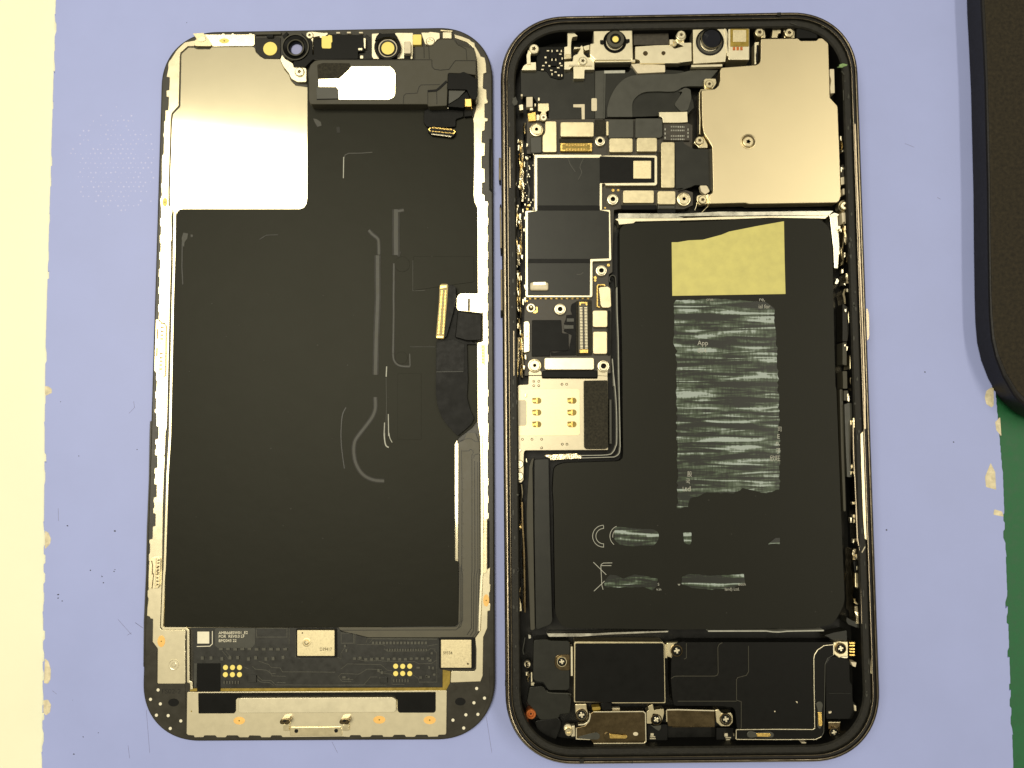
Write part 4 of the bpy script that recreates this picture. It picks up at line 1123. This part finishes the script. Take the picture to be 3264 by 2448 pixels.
lathe(cam1, 'lens_barrel', ['black', 'grey', 'glass', 'yellow'], x, y, [(29 * k, 5.9), (29 * k, 6.6), (27.5 * k, 6.8), (18 * k, 6.85), (15 * k, 6.7), (10.5 * k, 6.65), (10 * k, 6.7), (5 * k, 6.74)], 32, slots=[0, 1, 1, 0, 0, 3, 3, 3])  # yellow centre paints the lamp's reflection in the lens
cam2 = part(B, 'camera_module', 'silver', 2.5, 6.0, 'L 165,232 525,226 545,300 540,420 520,600 172,622', .2, .18)
strip(cam2, 'module_lip', 'silver', 4.5, 5.7, 'L 150,648 485,640', 7)
x, y = spot('L 350,385', 6.1)[0]
k = mm_px(6.1)
lathe(cam2, 'lens_well', ['black', 'grey', 'void'], x, y, [(47 * k, 5.8), (46 * k, 6.2), (43 * k, 6.25), (41 * k, 6.1), (34 * k, 6.15), (31 * k, 6.0)], 36, slots=[0, 0, 0, 1, 2, 2])
x, y = spot('L 375,338', 7.0)[0]
k = mm_px(7)
lathe(cam2, 'lens_barrel', ['black', 'silver', 'glass'], x, y, [(35 * k, 5.9), (35 * k, 6.5), (34 * k, 6.8), (31 * k, 6.85), (29 * k, 6.6), (14 * k, 6.5), (8 * k, 6.5)], 36, slots=[0, 1, 0, 0, 2, 2, 2])
strip(cam2, 'module_tab', 'silver', 5.0, 6.1, 'L 510,240 530,420 545,540', 5)
fl = box(B, 'illuminator', 'silver', 2.5, 6.0, 'L 550,222 780,580', .25, .18)
box(fl, 'amber_window', 'kapton', 5.8, 6.10, 'L 572,245 772,436', .1, .03)
box(fl, 'window_pad', 'chip', 5.8, 6.25, 'L 600,255 745,385', .2, .06)
many(fl, 'pad_contacts', 'copper', 5.9, 6.14, [rect(f'L {x},440 {x+26},475') for x in (600, 640, 680)])
part(B, 'coil_spring', 'silver', 3.0, 5.4, 'L 835,390 885,385 870,470 850,520 855,630 835,630', .15, .15)
strip(B, 'coil_spring', 'void', 3.0, 5.5, 'L 868,420 860,600', 5)
screw(B, 'K 2180,345', 17, 4.5, 5.7)
part(B, 'screw_tab', 'silver', 4.0, 5.0, 'K 2120,380 2205,360 L 60,330 75,400 8,410 K 2140,430 2110,405', .2, .12)
screw(B, 'L 40,305', 15, 4.5, 5.9)
screw(B, 'K 2085,430', 14, 4.2, 5.5, 'cover', 'cross')
strip(B, 'spring_leaf', 'silver', 4.5, 5.8, 'K 2062,390 2068,450', 10)
part(B, 'screw_tab', 'cover', 3.6, 5.2, 'L 828,208 875,215 880,240 945,260 955,340 870,345 848,300', .2, .12)
screw(B, 'L 890,280', 15.5, 5.0, 5.9, 'cover')
part(B, 'spring_contact', 'cover', 3.6, 5.4, 'L 1030,250 1075,255 1085,245 1122,255 1120,290 1090,295 1085,340 1022,340', .1, .15)
part(B, 'screw_tab', 'cover', 3.6, 5.2, 'L 1150,240 1250,238 1272,270 1270,342 1155,342', .2, .12)
screw(B, 'L 1213,285', 15.5, 5.0, 5.9, 'cover')
box(B, 'black_block', 'void', 2.0, 5.9, 'L 1290,235 1520,345', .3, .2)
# ---- big camera shield
sh = part(B, 'camera_shield', 'beige', 3.0, 5.9,
          'L 905,352 1310,348 1330,374 1510,372 1527,346 1572,345 1636,405 1652,990 1737,1085 1748,1400 N 1752,300 1772,900 1755,950 1730,972 770,987 740,975 345,985 352,880 378,868 386,830 376,370 340,300 285,220 270,130 265,0 L 262,912 400,900 445,860 462,800 462,690 478,665 850,637 880,622 900,590', .25, .20)
strip(B, 'shield_skirt', 'cover', 3.0, 5.3, 'L 400,905 255,905 240,935 238,1100 N 244,60 240,230', 4, False, .1)
strip(B, 'shield_foot', 'cover', 3.0, 5.5, 'N 335,880 342,985', 8, False, .1)
(x, y), _ = spot('L 768,1465', 6)
k = mm_px(6)
lathe(sh, 'screw_dimple', ['beige', 'dim_metal'], x, y, [(25.5 * k, 5.85), (25 * k, 6.05), (23 * k, 6.07), (21 * k, 5.98), (15 * k, 5.97)], 32, slots=[0, 0, 0, 1, 0])
screw(sh, 'L 768,1467', 18.5, 5.9, 6.25, 'beige')
part(B, 'shield_ear', 'cover', 3.6, 5.3, 'L 285,802 300,785 415,785 420,840 380,892 288,900', .3, .14)
screw(B, 'L 345,842', 14, 5.1, 5.8, 'cover')
part(B, 'shield_ear', 'cover', 3.6, 5.0, 'N 175,320 200,265 280,252 330,342 328,378 235,382', .25, .14)
screw(B, 'N 240,297', 14.5, 4.8, 5.6, 'cover')
part(B, 'shield_ear', 'cover', 3.6, 5.0, 'N 208,900 230,890 325,888 326,985 242,1000 210,955', .25, .14)
screw(B, 'N 272,940', 14.5, 4.8, 5.6, 'cover')
part(B, 'bent_leaf', 'pale', 4.0, 5.2, 'N 240,785 320,785 352,850 300,885 255,850', .3, .14)
standoff(B, 'N 1820,1005', 21, 3, 3.0, 5.2, 'cover', 'screw_boss')
screw(B, 'N 1815,1005', 14.5, 5.0, 5.8, 'cover')
part(B, 'foil_corner', 'foil', 2.5, 4.5, 'N 1640,1110 1700,1080 1760,1100 1720,1130 1660,1150', .1, .15)
strip(B, 'loose_wire', 'silver', 3.8, 4.2, 'N 210,930 205,1000 185,1055', 2, True, .03)
strip(B, 'loose_wire', 'cover', 3.8, 4.2, 'N 340,1000 290,1050 260,1080', 2, True, .03)

# ---- card reader
sr = part(B, 'card_reader', 'reader', 2.2, 4.7, 'Q 240,205 270,170 382,165 386,62 545,62 548,95 1195,97 1200,60 1318,66 1322,940 352,946 335,962 332,1040 330,1290 295,1330 225,1300 212,1240 215,1065 250,1015', .2, .12)
part(sr, 'reader_panel', 'chip', 4.5, 4.80, 'Q 270,222 965,218 985,238 990,745 968,766 268,770', .15, .02)
part(sr, 'reader_flap', 'pale', 4.5, 4.88, 'Q 252,352 345,350 362,370 362,640 345,652 255,655', .15, .05)
for x in (482, 895):
    for y in (358, 497, 636):
        a = part(sr, 'contact_slot', 'kapton', 4.6, 4.86, f'Q {x-55},{y-32} {x+35},{y-36} {x+55},{y-15} {x+55},{y+15} {x+35},{y+36} {x-40},{y+34}', .2, .02)
        part(sr, 'contact_spring', 'gold', 4.6, 5.0, f'Q {x-52},{y-10} {x-10},{y-16} {x-10},{y-34} {x+12},{y-34} {x+12},{y+34} {x-8},{y+34} {x-10},{y+14} {x-50},{y+20}', .1, .06)
for x, y in ((447, 130), (507, 130), (448, 182), (507, 182), (780, 165), (834, 165), (315, 812), (427, 812), (540, 812), (540, 913), (783, 870), (838, 870)):
    cxy = spot(f'Q {x},{y}', 4.8)[0]
    lathe(sr, 'weld_dot', ['dim_metal', 'silver'], *cxy, [(.30, 4.7), (.29, 4.77), (.22, 4.77), (.17, 4.75), (.1, 4.79)], 12, slots=[0, 0, 0, 1, 1])
part(sr, 'foam_pad', 'foam', 4.5, 5.1, 'Q 1035,122 1315,118 1322,910 1290,928 1060,928 1040,905', .3, .12)
screw(B, 'Q 277,1105', 14, 4.4, 5.2, 'silver', 'cross')
screw(B, 'Q 277,1247', 14, 4.4, 5.2, 'silver', 'cross', .6)
part(B, 'reader_post', 'reader', 3.4, 4.0, 'O 386,1500 400,1470 520,1470 542,1500 542,1535 386,1535', .15, .08)
part(B, 'reader_post', 'reader', 3.4, 4.0, 'O 1198,1410 1225,1372 1270,1355 1325,1385 1340,1430 1316,1500 1316,1582 1198,1582', .2, .08)
# ---- battery
bt = part(B, 'battery', 'battery', 1.2, 5.2,
          'M 1455,1325 1640,1290 2212,1270 N 0,1188 1000,1142 1560,1152 1660,1260 1682,1531 P 1692,700 1712,1531 R 1722,200 1772,1531 T 1802,800 1815,1100 1690,1330 1500,1362 0,1386 S 780,1480 698,1320 690,700 680,0 Q 668,1400 685,1130 800,1088 1500,1068 1492,400 1490,0 O 1482,1000 1458,300', 1.5, .6)
bt['label'] = 'black battery with a torn printed label and yellow sticker'
part(B, 'battery_tab', 'film2', 1.3, 4.4, 'Q 455,1050 610,1042 622,1060 632,1659 S 640,500 665,1400 640,1440 490,1500 472,1480 455,300', .3, .3)
part(B, 'battery_strip', 'grey', 1.3, 3.8, 'Q 425,1040 450,1030 432,1150 440,1659 S 445,500 462,1500 410,1510 365,400 Q 362,1659 395,1120', .2, .3)
part(B, 'corner_foil', 'foil', 1.3, 3.6, 'U 385,80 412,95 418,125 400,132 385,130', .1, .1)
for s in ('Q 1380,0 1405,220 1422,500 1424,830 1410,900 1380,960 1310,995 990,1003', 'Q 1446,0 1455,400 1464,905', 'Q 1462,905 1452,975 1405,1015 1330,1022 1000,1032', 'O 1372,1340 1385,1500 1392,1659', 'O 1425,500 1428,800 1440,1100 1450,1659'):
    strip(B, 'wrap_seam', 'ink', 2.6, 4.6, s, 2.4, True, .05)
strip(B, 'wrap_fold', 'greyflex', 2.6, 4.2, 'O 1345,440 1335,400 1352,365 1385,360 1408,390 1415,500', 3, True, .05)
strip(B, 'wrap_bar', 'greyflex', 2.6, 4.0, 'Q 1350,340 1352,870', 9, False, .2)
part(B, 'silver_tape', 'crumple', 1.5, 4.4, 'Q 575,995 960,975 968,995 1010,1000 1005,1038 640,1058 640,1036 580,1012', .1, .12)
part(B, 'top_foil', 'foil', 1.5, 4.3, 'M 1440,1180 2212,1182 N 460,1070 800,1072 1690,1062 1640,1110 900,1112 0,1120 M 2212,1232 1440,1240', .15, .15)
part(B, 'top_foil', 'silver', 1.5, 4.6, 'M 1405,1250 1440,1240 2212,1236 N 500,1125 1640,1112 1600,1145 1000,1136 640,1150 0,1165 M 2212,1262 1640,1275 1620,1295 1450,1312 1440,1270', .1, .12)
part(B, 'side_foil', 'foil', 1.5, 4.6, 'N 1650,1115 1738,1110 1752,1531 P 1755,60 1742,262 1700,258 1692,0 N 1690,1480', .15, .2)
part(B, 'side_foil', 'foil', 1.5, 4.4, 'P 1725,360 1755,390 1730,430 1705,425', .15, .2)
part(B, 'side_foil', 'grey', 1.5, 4.6, 'R 1758,205 1790,210 1800,600 1815,1200 1825,1531 1800,1531 1775,900', .15, .2)
part(B, 'bottom_foil', 'foil', 1.5, 4.2, 'S 600,1545 1150,1545 1400,1532 2028,1514 2028,1530 1300,1560 1000,1582 625,1585', .1, .12)
part(B, 'bottom_foil', 'ink', 1.5, 4.4, 'T 330,1393 960,1393 1040,1404 1120,1405 1180,1396 1588,1387 1588,1403 1190,1409 1100,1418 1030,1416 960,1407 330,1409', .05, .08)
part(B, 'foil_wedge', 'film2', 1.5, 4.0, 'V 1590,85 1700,55 1835,30 1838,145 1780,140 1700,150 1640,110', .2, .2)
dust = []
for i in range(34):
    x, y, r = rnd.uniform(1990, 2660), rnd.uniform(740, 1960), rnd.uniform(.7, 1.7)
    if x > 1990 and (y < 1440 or x > 1800):
        dust.append([(x - r, y), (x, y + r), (x + r * rnd.uniform(.8, 2.4), y), (x, y - r)])
many(bt, 'dust', 'crease', 5.15, 5.25, dust)
st_ = part(bt, 'yellow_sticker', 'sticker', 5.1, 5.34, '2141,772 2160,772 2195,766 2240,764 2300,748 2324,738 2420,719 2499,705 2501,820 2504,937 2143,943', .05, .02)
def frayed(p, amp, seed):
    rnd = random.Random(seed)
    out = []
    for i in range(len(p)):
        a, b = p[i], p[(i + 1) % len(p)]
        n = max(1, int(math.hypot(b[0] - a[0], b[1] - a[1]) / 9))
        out += [(a[0] + (b[0] - a[0]) * k / n + rnd.uniform(-amp, amp), a[1] + (b[1] - a[1]) * k / n + rnd.uniform(-amp, amp) * .5) for k in range(n)]
    return out


pl = part(bt, 'smeared_print', 'smear', 5.1, 5.26, frayed(pp('2150,958 2290,952 2440,962 2466,985 2470,1050 2478,1120 2482,1300 2486,1460 2484,1560 2440,1572 2370,1556 2340,1572 2250,1570 2200,1590 2190,1615 2160,1620 2158,1400 2156,1120 2146,1090'), 3.2, 2), 0, .005)
part(bt, 'smeared_print', 'smear', 5.1, 5.27, frayed(pp('S 1400,300 1440,285 1600,310 1880,325 1915,360 1910,450 1860,510 1600,520 1450,505 1400,440'), 2.2, 5), .4, .005)
part(bt, 'smeared_print', 'smear', 5.1, 5.28, frayed(pp('S 1340,850 1420,860 1500,900 1640,850 1800,880 1900,900 1905,980 1840,1040 1740,1000 1500,1005 1290,1000 1265,950'), 2.2, 5), .3, .005)
part(bt, 'smeared_print', 'smear', 5.1, 5.28, frayed(pp('T 45,810 110,780 380,800 720,780 735,870 600,930 380,950 160,930 45,890'), 2.2, 5), .2, .005)
for s in ('T 60,330 150,330 150,430 130,470 70,440', 'T 1060,390 1110,390 1105,460 1060,450 980,460'):
    part(bt, 'smeared_print', 'smear', 5.1, 5.27, s, .2, .005)
zt = 5.32
for t, s, h, sq in (('App', 'P 215,1090', 15, .95), ('014', 'P 216,1172', 14, .95), ('re,', 'P 882,612', 12.5, 1), ('ial for', 'P 876,690', 12.5, .9), ('crus', 'P 312,606', 9, 1), ('td', 'R 78,1312', 16, 1), ('L', 'R 52,1312', 14, .8), ('n,', 'R 1064,812', 15, .9), ('E', 'R 1078,742', 14, .9),
                    ('S', 'S 1903,982', 8, 1), ('v.in', 'S 1888,1040', 8, 1), ('outh', 'T 655,906', 9, 1), ('land) Ltd.', 'T 510,960', 9, .95), ('w', 'T 0,906', 8, 1)):
    text(bt, t, s, h, zt, 'ink', squeeze=sq)
for t, s, h in (('\u5b50', 'R 1062,900', 14), ('\u6b23\u65fa', 'R 998,982', 14), ('\u80a1', 'R 103,1150', 13), ('\u53f8', 'R 1082,660', 12), ('\uad6d', 'R 86,1228', 13)):
    text(bt, t, s, h, zt, 'ink', squeeze=.85)


def arc(cx, cy, r, a0, a1, n=14):
    return [(cx + r * math.cos(math.radians(a0 + (a1 - a0) * i / n)), cy - r * math.sin(math.radians(a0 + (a1 - a0) * i / n))) for i in range(n + 1)]


(c1,) = pp('S 1268,402')
e_ = arc(*c1, 35, 90, 270) + arc(*c1, 24.5, 270, 90)
strip(bt, 'safety_mark', 'ink', 5.1, 5.31, e_ + [(e_[0][0], e_[0][1] + 1.5)], 1.8, False, .005)
(c1,) = pp('S 1468,402')
strip(bt, 'safety_mark', 'ink', 5.1, 5.31, arc(*c1, 34, 112, 232), 1.8, False, .005)
strip(bt, 'safety_mark', 'ink', 5.1, 5.31, arc(*c1, 25, 135, 190), 1.6, False, .005)
for s in ('S 1148,708 1300,856', 'S 1155,1048 1280,930', 'S 1262,1030 1248,980 1236,760 1240,735 1265,718 1370,716', 'S 1242,748 1360,748'):
    strip(bt, 'bin_mark', 'ink', 5.1, 5.31, s, 1.9, False, .005)

# ---- bottom row: haptic motor, speaker, charging parts
mod = part(B, 'antenna_block', 'film2', 1.5, 5.0, 'U 445,168 465,146 600,140 640,156 850,160 872,182 866,715 840,736 622,736 590,690 560,642 470,636 440,600', .3, .2)
part(B, 'motor_ear', 'dim_metal', 4.6, 5.2, 'U 690,420 700,350 730,322 872,318 872,508 760,508 705,470', .4, .12)
sunk_screw(B, 'U 778,405', 13, 5.0, 5.6, 'cover')
strip(B, 'motor_flange', 'silver', 3.0, 5.0, 'U 893,225 895,570', 6)
mo = part(B, 'haptic_motor', 'cover', 1.5, 5.4, 'U 922,180 940,166 1960,170 1984,195 1996,890 1370,892 1360,880 920,880', .2, .14)
part(mo, 'motor_cover', 'tape', 5.2, 5.52, 'U 936,188 1965,186 1976,205 1986,880 1375,882 932,872', .3, .03)
strip(B, 'motor_flange', 'cover', 3.0, 5.0, 'U 1998,200 2004,360', 6)
part(B, 'motor_ear', 'cover', 3.5, 4.7, 'U 2008,180 2110,178 V 20,160 90,170 92,300 60,345 0,360 U 2090,385 2050,350 2008,345', .3, .12)
sunk_screw(B, 'U 2130,275', 15, 4.4, 5.2)
part(B, 'corner_moulding', 'film2', 1.3, 3.4, 'U 365,880 400,700 560,690 600,760 860,785 890,830 870,1010 750,1020 740,1070 520,1090 440,960', .5, .3)
part(B, 'corner_moulding', 'floor', 1.3, 2.8, 'U 450,1100 750,1060 780,1150 740,1240 700,1340 640,1330 500,1230', .8, .4)
strip(B, 'moulding_edge', 'greyflex', 3.0, 3.6, 'U 600,745 640,770 860,780 880,800', 3, True)
strip(B, 'moulding_edge', 'greyflex', 1.8, 2.3, 'U 460,1290 560,1360 650,1410 720,1350 900,1345 1090,1340 1130,1420 1190,1460 1700,1470 1830,1430 2212,1430', 2.5)
cs = lathe(B, 'copper_screw', ['copper', 'void'], *spot('U 415,1020', 3.6)[0], [(1.15, 1.3), (1.15, 3.3), (1.0, 3.6), (.62, 3.6), (.5, 3.3), (.2, 3.3)], 14, slots=[0, 0, 0, 0, 0, 1])
part(B, 'copper_flag', 'copper', 2.0, 3.2, 'U 455,950 490,985 488,1000 465,1010', .1, .08)
part(B, 'copper_flag', 'pale', 1.5, 2.6, 'U 365,1080 405,1090 395,1115 365,1110', .1, .08)
part(B, 'port_bracket', 'cover', 2.5, 4.8, 'U 932,900 1068,898 1072,960 1088,1010 1080,1080 1010,1110 950,1080 935,1020', .2, .2)
sunk_screw(B, 'U 1010,1032', 15, 4.2, 5.1)
strip(B, 'bracket_edge', 'silver', 3.5, 4.8, 'U 970,1145 1040,1140 1090,1105 1108,1050 1108,1010', 4, True)
br = part(B, 'dimmed_plate', 'dim_metal', 2.0, 4.6, 'U 1150,990 1740,985 1765,1010 1770,1345 1750,1366 1150,1370 1112,1322 945,1316 945,1180 1050,1155 1105,1095 1115,1010', .2, .1)  # plate toned darker to paint its dim reflection
strip(br, 'plate_rim', 'silver', 4.4, 4.74, 'U 1150,994 1735,989 1760,1012 1766,1342 1748,1362 1150,1366', 3.2, False, .04)
strip(br, 'plate_rim', 'silver', 4.4, 4.74, 'U 948,1185 948,1312 1110,1318', 3, False, .04)
part(br, 'spring_contact', 'greyflex', 4.4, 4.85, 'U 960,1290 1100,1250 1190,1232 1225,1260 1222,1305 1190,1320 1000,1310', .3, .08)
part(br, 'spring_contact', 'dim_metal', 4.4, 4.85, 'U 1270,1270 1290,1240 1320,1230 1350,1245 1500,1265 1545,1268 1555,1290 1540,1310 1480,1310 1350,1305 1310,1320 1280,1305', .3, .06)
part(br, 'spring_blade', 'gold', 4.6, 5.0, 'U 1338,1250 1500,1268 1540,1270 1550,1290 1530,1308 1340,1306', .2, .08)
disc(br, 'weld_spot', 'pale', 'U 1645,1252', 8, 4.5, 4.75, .04, .7)
screw(B, 'U 850,1190', 14, 3.4, 4.2, 'silver', 'cross')
screw(B, 'U 858,1235', 12.5, 4.2, 4.9, 'cover', 'cross')
part(B, 'screw_tab', 'silver', 2.5, 3.9, 'U 880,1160 930,1155 935,1280 890,1285', .1, .1)
part(B, 'port_bracket', 'cover', 2.5, 4.7, 'U 1775,985 1800,975 1790,930 1845,900 1860,975 1900,965 1975,955 1978,1010 1960,1080 1945,1120 1905,1020 1850,1010 1830,1060 1835,1130 1775,1130', .15, .14)
sunk_screw(B, 'U 1890,1086', 14, 3.9, 4.9, 'dim_metal', .6)
part(B, 'bracket_leaf', 'greyflex', 2.5, 4.0, 'U 1810,1140 1850,1160 1945,1150 1940,1190 1918,1215 1880,1195', .1, .1)
many(B, 'mesh_bits', 'silver', 2.0, 3.2, [rect(s) for s in ('U 1820,1245 1858,1275', 'U 1815,1280 1875,1292', 'U 1812,1302 1882,1314', 'V 508,1150 545,1185', 'V 520,1190 580,1203', 'V 525,1212 570,1224', 'U 1370,945 1460,970', 'V 608,1150 632,1180')])
box(B, 'mesh_block', 'void', 1.5, 2.6, 'U 1780,1140 2020,1340', .2, .1)
box(B, 'mesh_block', 'void', 1.5, 2.6, 'V 420,1090 640,1240', .2, .1)
part(B, 'port_tube', 'kapton', 2.0, 4.0, 'U 1130,940 1230,930 1235,970 1140,980', .2, .2)
part(B, 'port_tube', 'black', 2.0, 4.2, 'U 1230,890 1290,875 1360,890 1370,970 1250,975', .2, .2)
ce = part(B, 'port_cover', 'dim_metal', 2.0, 4.4, 'U 2012,970 V 0,895 400,902 405,1078 200,1082 -60,1075 U 2030,1165 2015,1110', .1, .1)
strip(ce, 'port_rim', 'silver', 4.2, 4.54, 'U 2012,970 V 0,893 400,904', 4, False, .04)
strip(ce, 'port_rim', 'cover', 4.2, 4.5, 'U 2008,975 2012,1110', 4, False, .04)
strip(ce, 'port_rim', 'dim_metal', 4.2, 4.52, 'V -60,1080 400,1078', 2, False, .04)
part(B, 'port_bracket', 'cover', 2.5, 4.7, 'V 408,895 440,885 480,930 580,925 600,960 600,1030 560,1075 470,1075 420,1030', .2, .14)
sunk_screw(B, 'V 525,998', 15, 4.2, 5.0)
spk = part(B, 'main_speaker', 'black', 1.5, 5.0, 'V -40,180 60,152 90,160 1690,160 1690,182 1580,200 1500,262 1480,330 1486,1100 645,1102 625,905 600,868 450,850 -30,850 U 2080,860 2060,640 2062,420', .3, .15)
for s in ('V -20,528 405,528 432,515 440,490 436,220 450,185 485,165', 'V 768,200 770,480 745,520 650,545 638,570 640,790 690,805 690,1095', 'V 70,345 95,330 95,170', 'U 2062,600 2100,575 2212,570', 'V 0,800 640,800'):
    strip(spk, 'speaker_seam', 'grey', 4.9, 5.10, s, 1.8, False, .02)
tf = part(B, 'trim_band', 'black', 1.5, 5.2, 'V 1695,187 1590,198 1505,262 1480,335 1488,1105 1470,1112 640,1112 640,1216 1100,1216 1500,1214 1565,1182 1588,1130 1600,400 1630,335 1692,298', .2, .08)
for s in ('V 1695,187 1590,196 1520,245 1485,300 1478,340 1482,700 1488,1095 1470,1108 1040,1106 640,1110', 'V 636,1110 636,1214', 'V 640,1215 1100,1217 1500,1215 1560,1185', 'V 1692,190 1692,296'):
    strip(tf, 'trim_edge', 'silver', 5.0, 5.34, s, 2.2, False, .03)
for s in ('V 1560,1185 1585,1140 1592,900 1600,400 1630,335 1692,298',):
    strip(tf, 'trim_edge', 'greyflex', 5.0, 5.3, s, 2.2, False, .03)
part(tf, 'spring_contact', 'greyflex', 5.1, 5.45, 'V 748,1160 770,1125 810,1125 850,1140 1000,1130 1045,1150 1045,1185 1020,1198 850,1190 800,1200 760,1190', .3, .08)
part(tf, 'spring_blade', 'gold', 5.2, 5.6, 'V 855,1148 1000,1148 1015,1165 1000,1188 860,1186', .2, .08)
part(tf, 'spring_contact', 'greyflex', 5.1, 5.45, 'V 1500,830 1525,802 1560,805 1578,840 1565,900 1570,1060 1545,1108 1515,1080 1520,900', .3, .08)
part(tf, 'spring_blade', 'gold', 5.2, 5.6, 'V 1522,920 1562,918 1572,1060 1550,1078 1528,1065', .2, .08)
part(B, 'corner_plate', 'cover', 2.5, 4.9, 'V 1692,165 1740,150 1850,155 1850,318 1780,318 1755,335 1692,290', .2, .14)
sunk_screw(B, 'V 1772,230', 14, 4.6, 5.3)
for y in (160, 188, 225, 255, 290):
    part(B, 'gold_finger', 'gold', 3.0, 4.8, f'V 1862,{y} 1922,{y-2} 1925,{y+20} 1862,{y+18}', .08, .1)
strip(B, 'plate_foot', 'silver', 3.0, 4.4, 'V 1775,325 1845,320', 7)
part(B, 'side_housing', 'black', 1.5, 4.7, 'V 1605,390 1640,330 1700,310 1870,350 1875,590 1900,620 1905,800 1960,850 1900,1000 1610,1000', .4, .2)
strip(B, 'housing_seam', 'film2', 4.6, 4.8, 'V 1640,715 1880,715', 1.8, False, .02)
part(B, 'screw_tab', 'dim_metal', 2.5, 4.2, 'V 1632,1025 1765,1025 1768,1120 1740,1180 1660,1180 1635,1110', .2, .12)
sunk_screw(B, 'V 1700,1142', 13, 4.0, 4.8)
strip(B, 'tab_edge', 'cover', 3.5, 4.4, 'V 1635,1030 1762,1030', 3)
for s in ('V 2008,865 2025,880 2025,920 2008,905', 'V 1345,1248 1395,1248 1395,1275 1345,1275', 'V 1280,800 1302,805 1298,825', 'V 1640,915 1672,910 1665,930 1640,935', 'V 1755,1155 1778,1160 1775,1185', 'V 1915,840 1935,850 1940,905 1920,905', 'V 1048,905 1062,905 1060,920 1048,918', 'V 1880,375 1940,380 1930,430 1900,420'):
    part(B, 'bright_fleck', 'pale', 3.0, 5.1, s, .08, .05)
strip(B, 'loose_wire', 'greyflex', 3.0, 3.4, 'U 345,120 330,200 320,270 330,320', 3, True)
screw(B, 'U 372,435', 11, 3.5, 4.4)
part(B, 'lower_step', 'black', 1.2, 3.2, 'U 900,1345 1110,1350 1140,1430 1200,1455 1760,1440 1820,1400 V 640,1250 1560,1240 1560,1270 640,1290 620,1340 U 1180,1500 1100,1480', .3, .15)
many(B, 'silver_bits', 'silver', 3.6, 4.4, [rect(s) for s in ('U 355,525 388,565', 'U 415,530 430,640', 'U 415,650 455,662', 'U 415,670 450,682')])  # small silver bits near the lower left wall
many(B, 'foil_flecks', 'silver', 4.5, 5.3, [rect(f'M {x},{y} {x+rnd.uniform(5,14):.0f},{y+rnd.uniform(8,30):.0f}') for x, y in [(rnd.uniform(335, 445), rnd.uniform(480, 1130)) for _ in range(24)]])
bits, glue = [], []
for i in range(46):
    y = rnd.uniform(420, 1500)
    x = 1596 + (y - 400) * .006 + rnd.uniform(36, 82)
    bits.append([(x, y), (x + rnd.uniform(2, 7), y + rnd.uniform(-2, 2)), (x + rnd.uniform(2, 6), y + rnd.uniform(5, 22)), (x, y + rnd.uniform(4, 18))])
for i in range(46):
    y = rnd.uniform(420, 1950)
    x = 2742 + (y - 420) * .034 - rnd.uniform(50, 78)
    bits.append([(x, y), (x + rnd.uniform(2, 6), y + rnd.uniform(-2, 2)), (x + rnd.uniform(2, 6), y + rnd.uniform(5, 20)), (x, y + rnd.uniform(4, 16))])
many(B, 'wall_flecks', 'silver', 4.4, 5.4, bits)
for i in range(70):
    y = rnd.uniform(150, 2250)
    if i % 2:
        x = 1596 + (y - 400) * .008 + rnd.uniform(26, 44)
    else:
        x = 2742 + (y - 420) * .034 - rnd.uniform(28, 46)
    a, b = rnd.uniform(1.5, 5), rnd.uniform(3, 14)
    glue.append([(x + a * math.cos(t * .9) * rnd.uniform(.6, 1), y + b * math.sin(t * .9) * rnd.uniform(.6, 1)) for t in range(7)])
many(B, 'glue_residue', 'crease', 6.2, 6.55, glue)
strip(B, 'board_edge', 'greyflex', 3.5, 4.3, 'M 375,500 370,800 395,900 380,1060', 5)
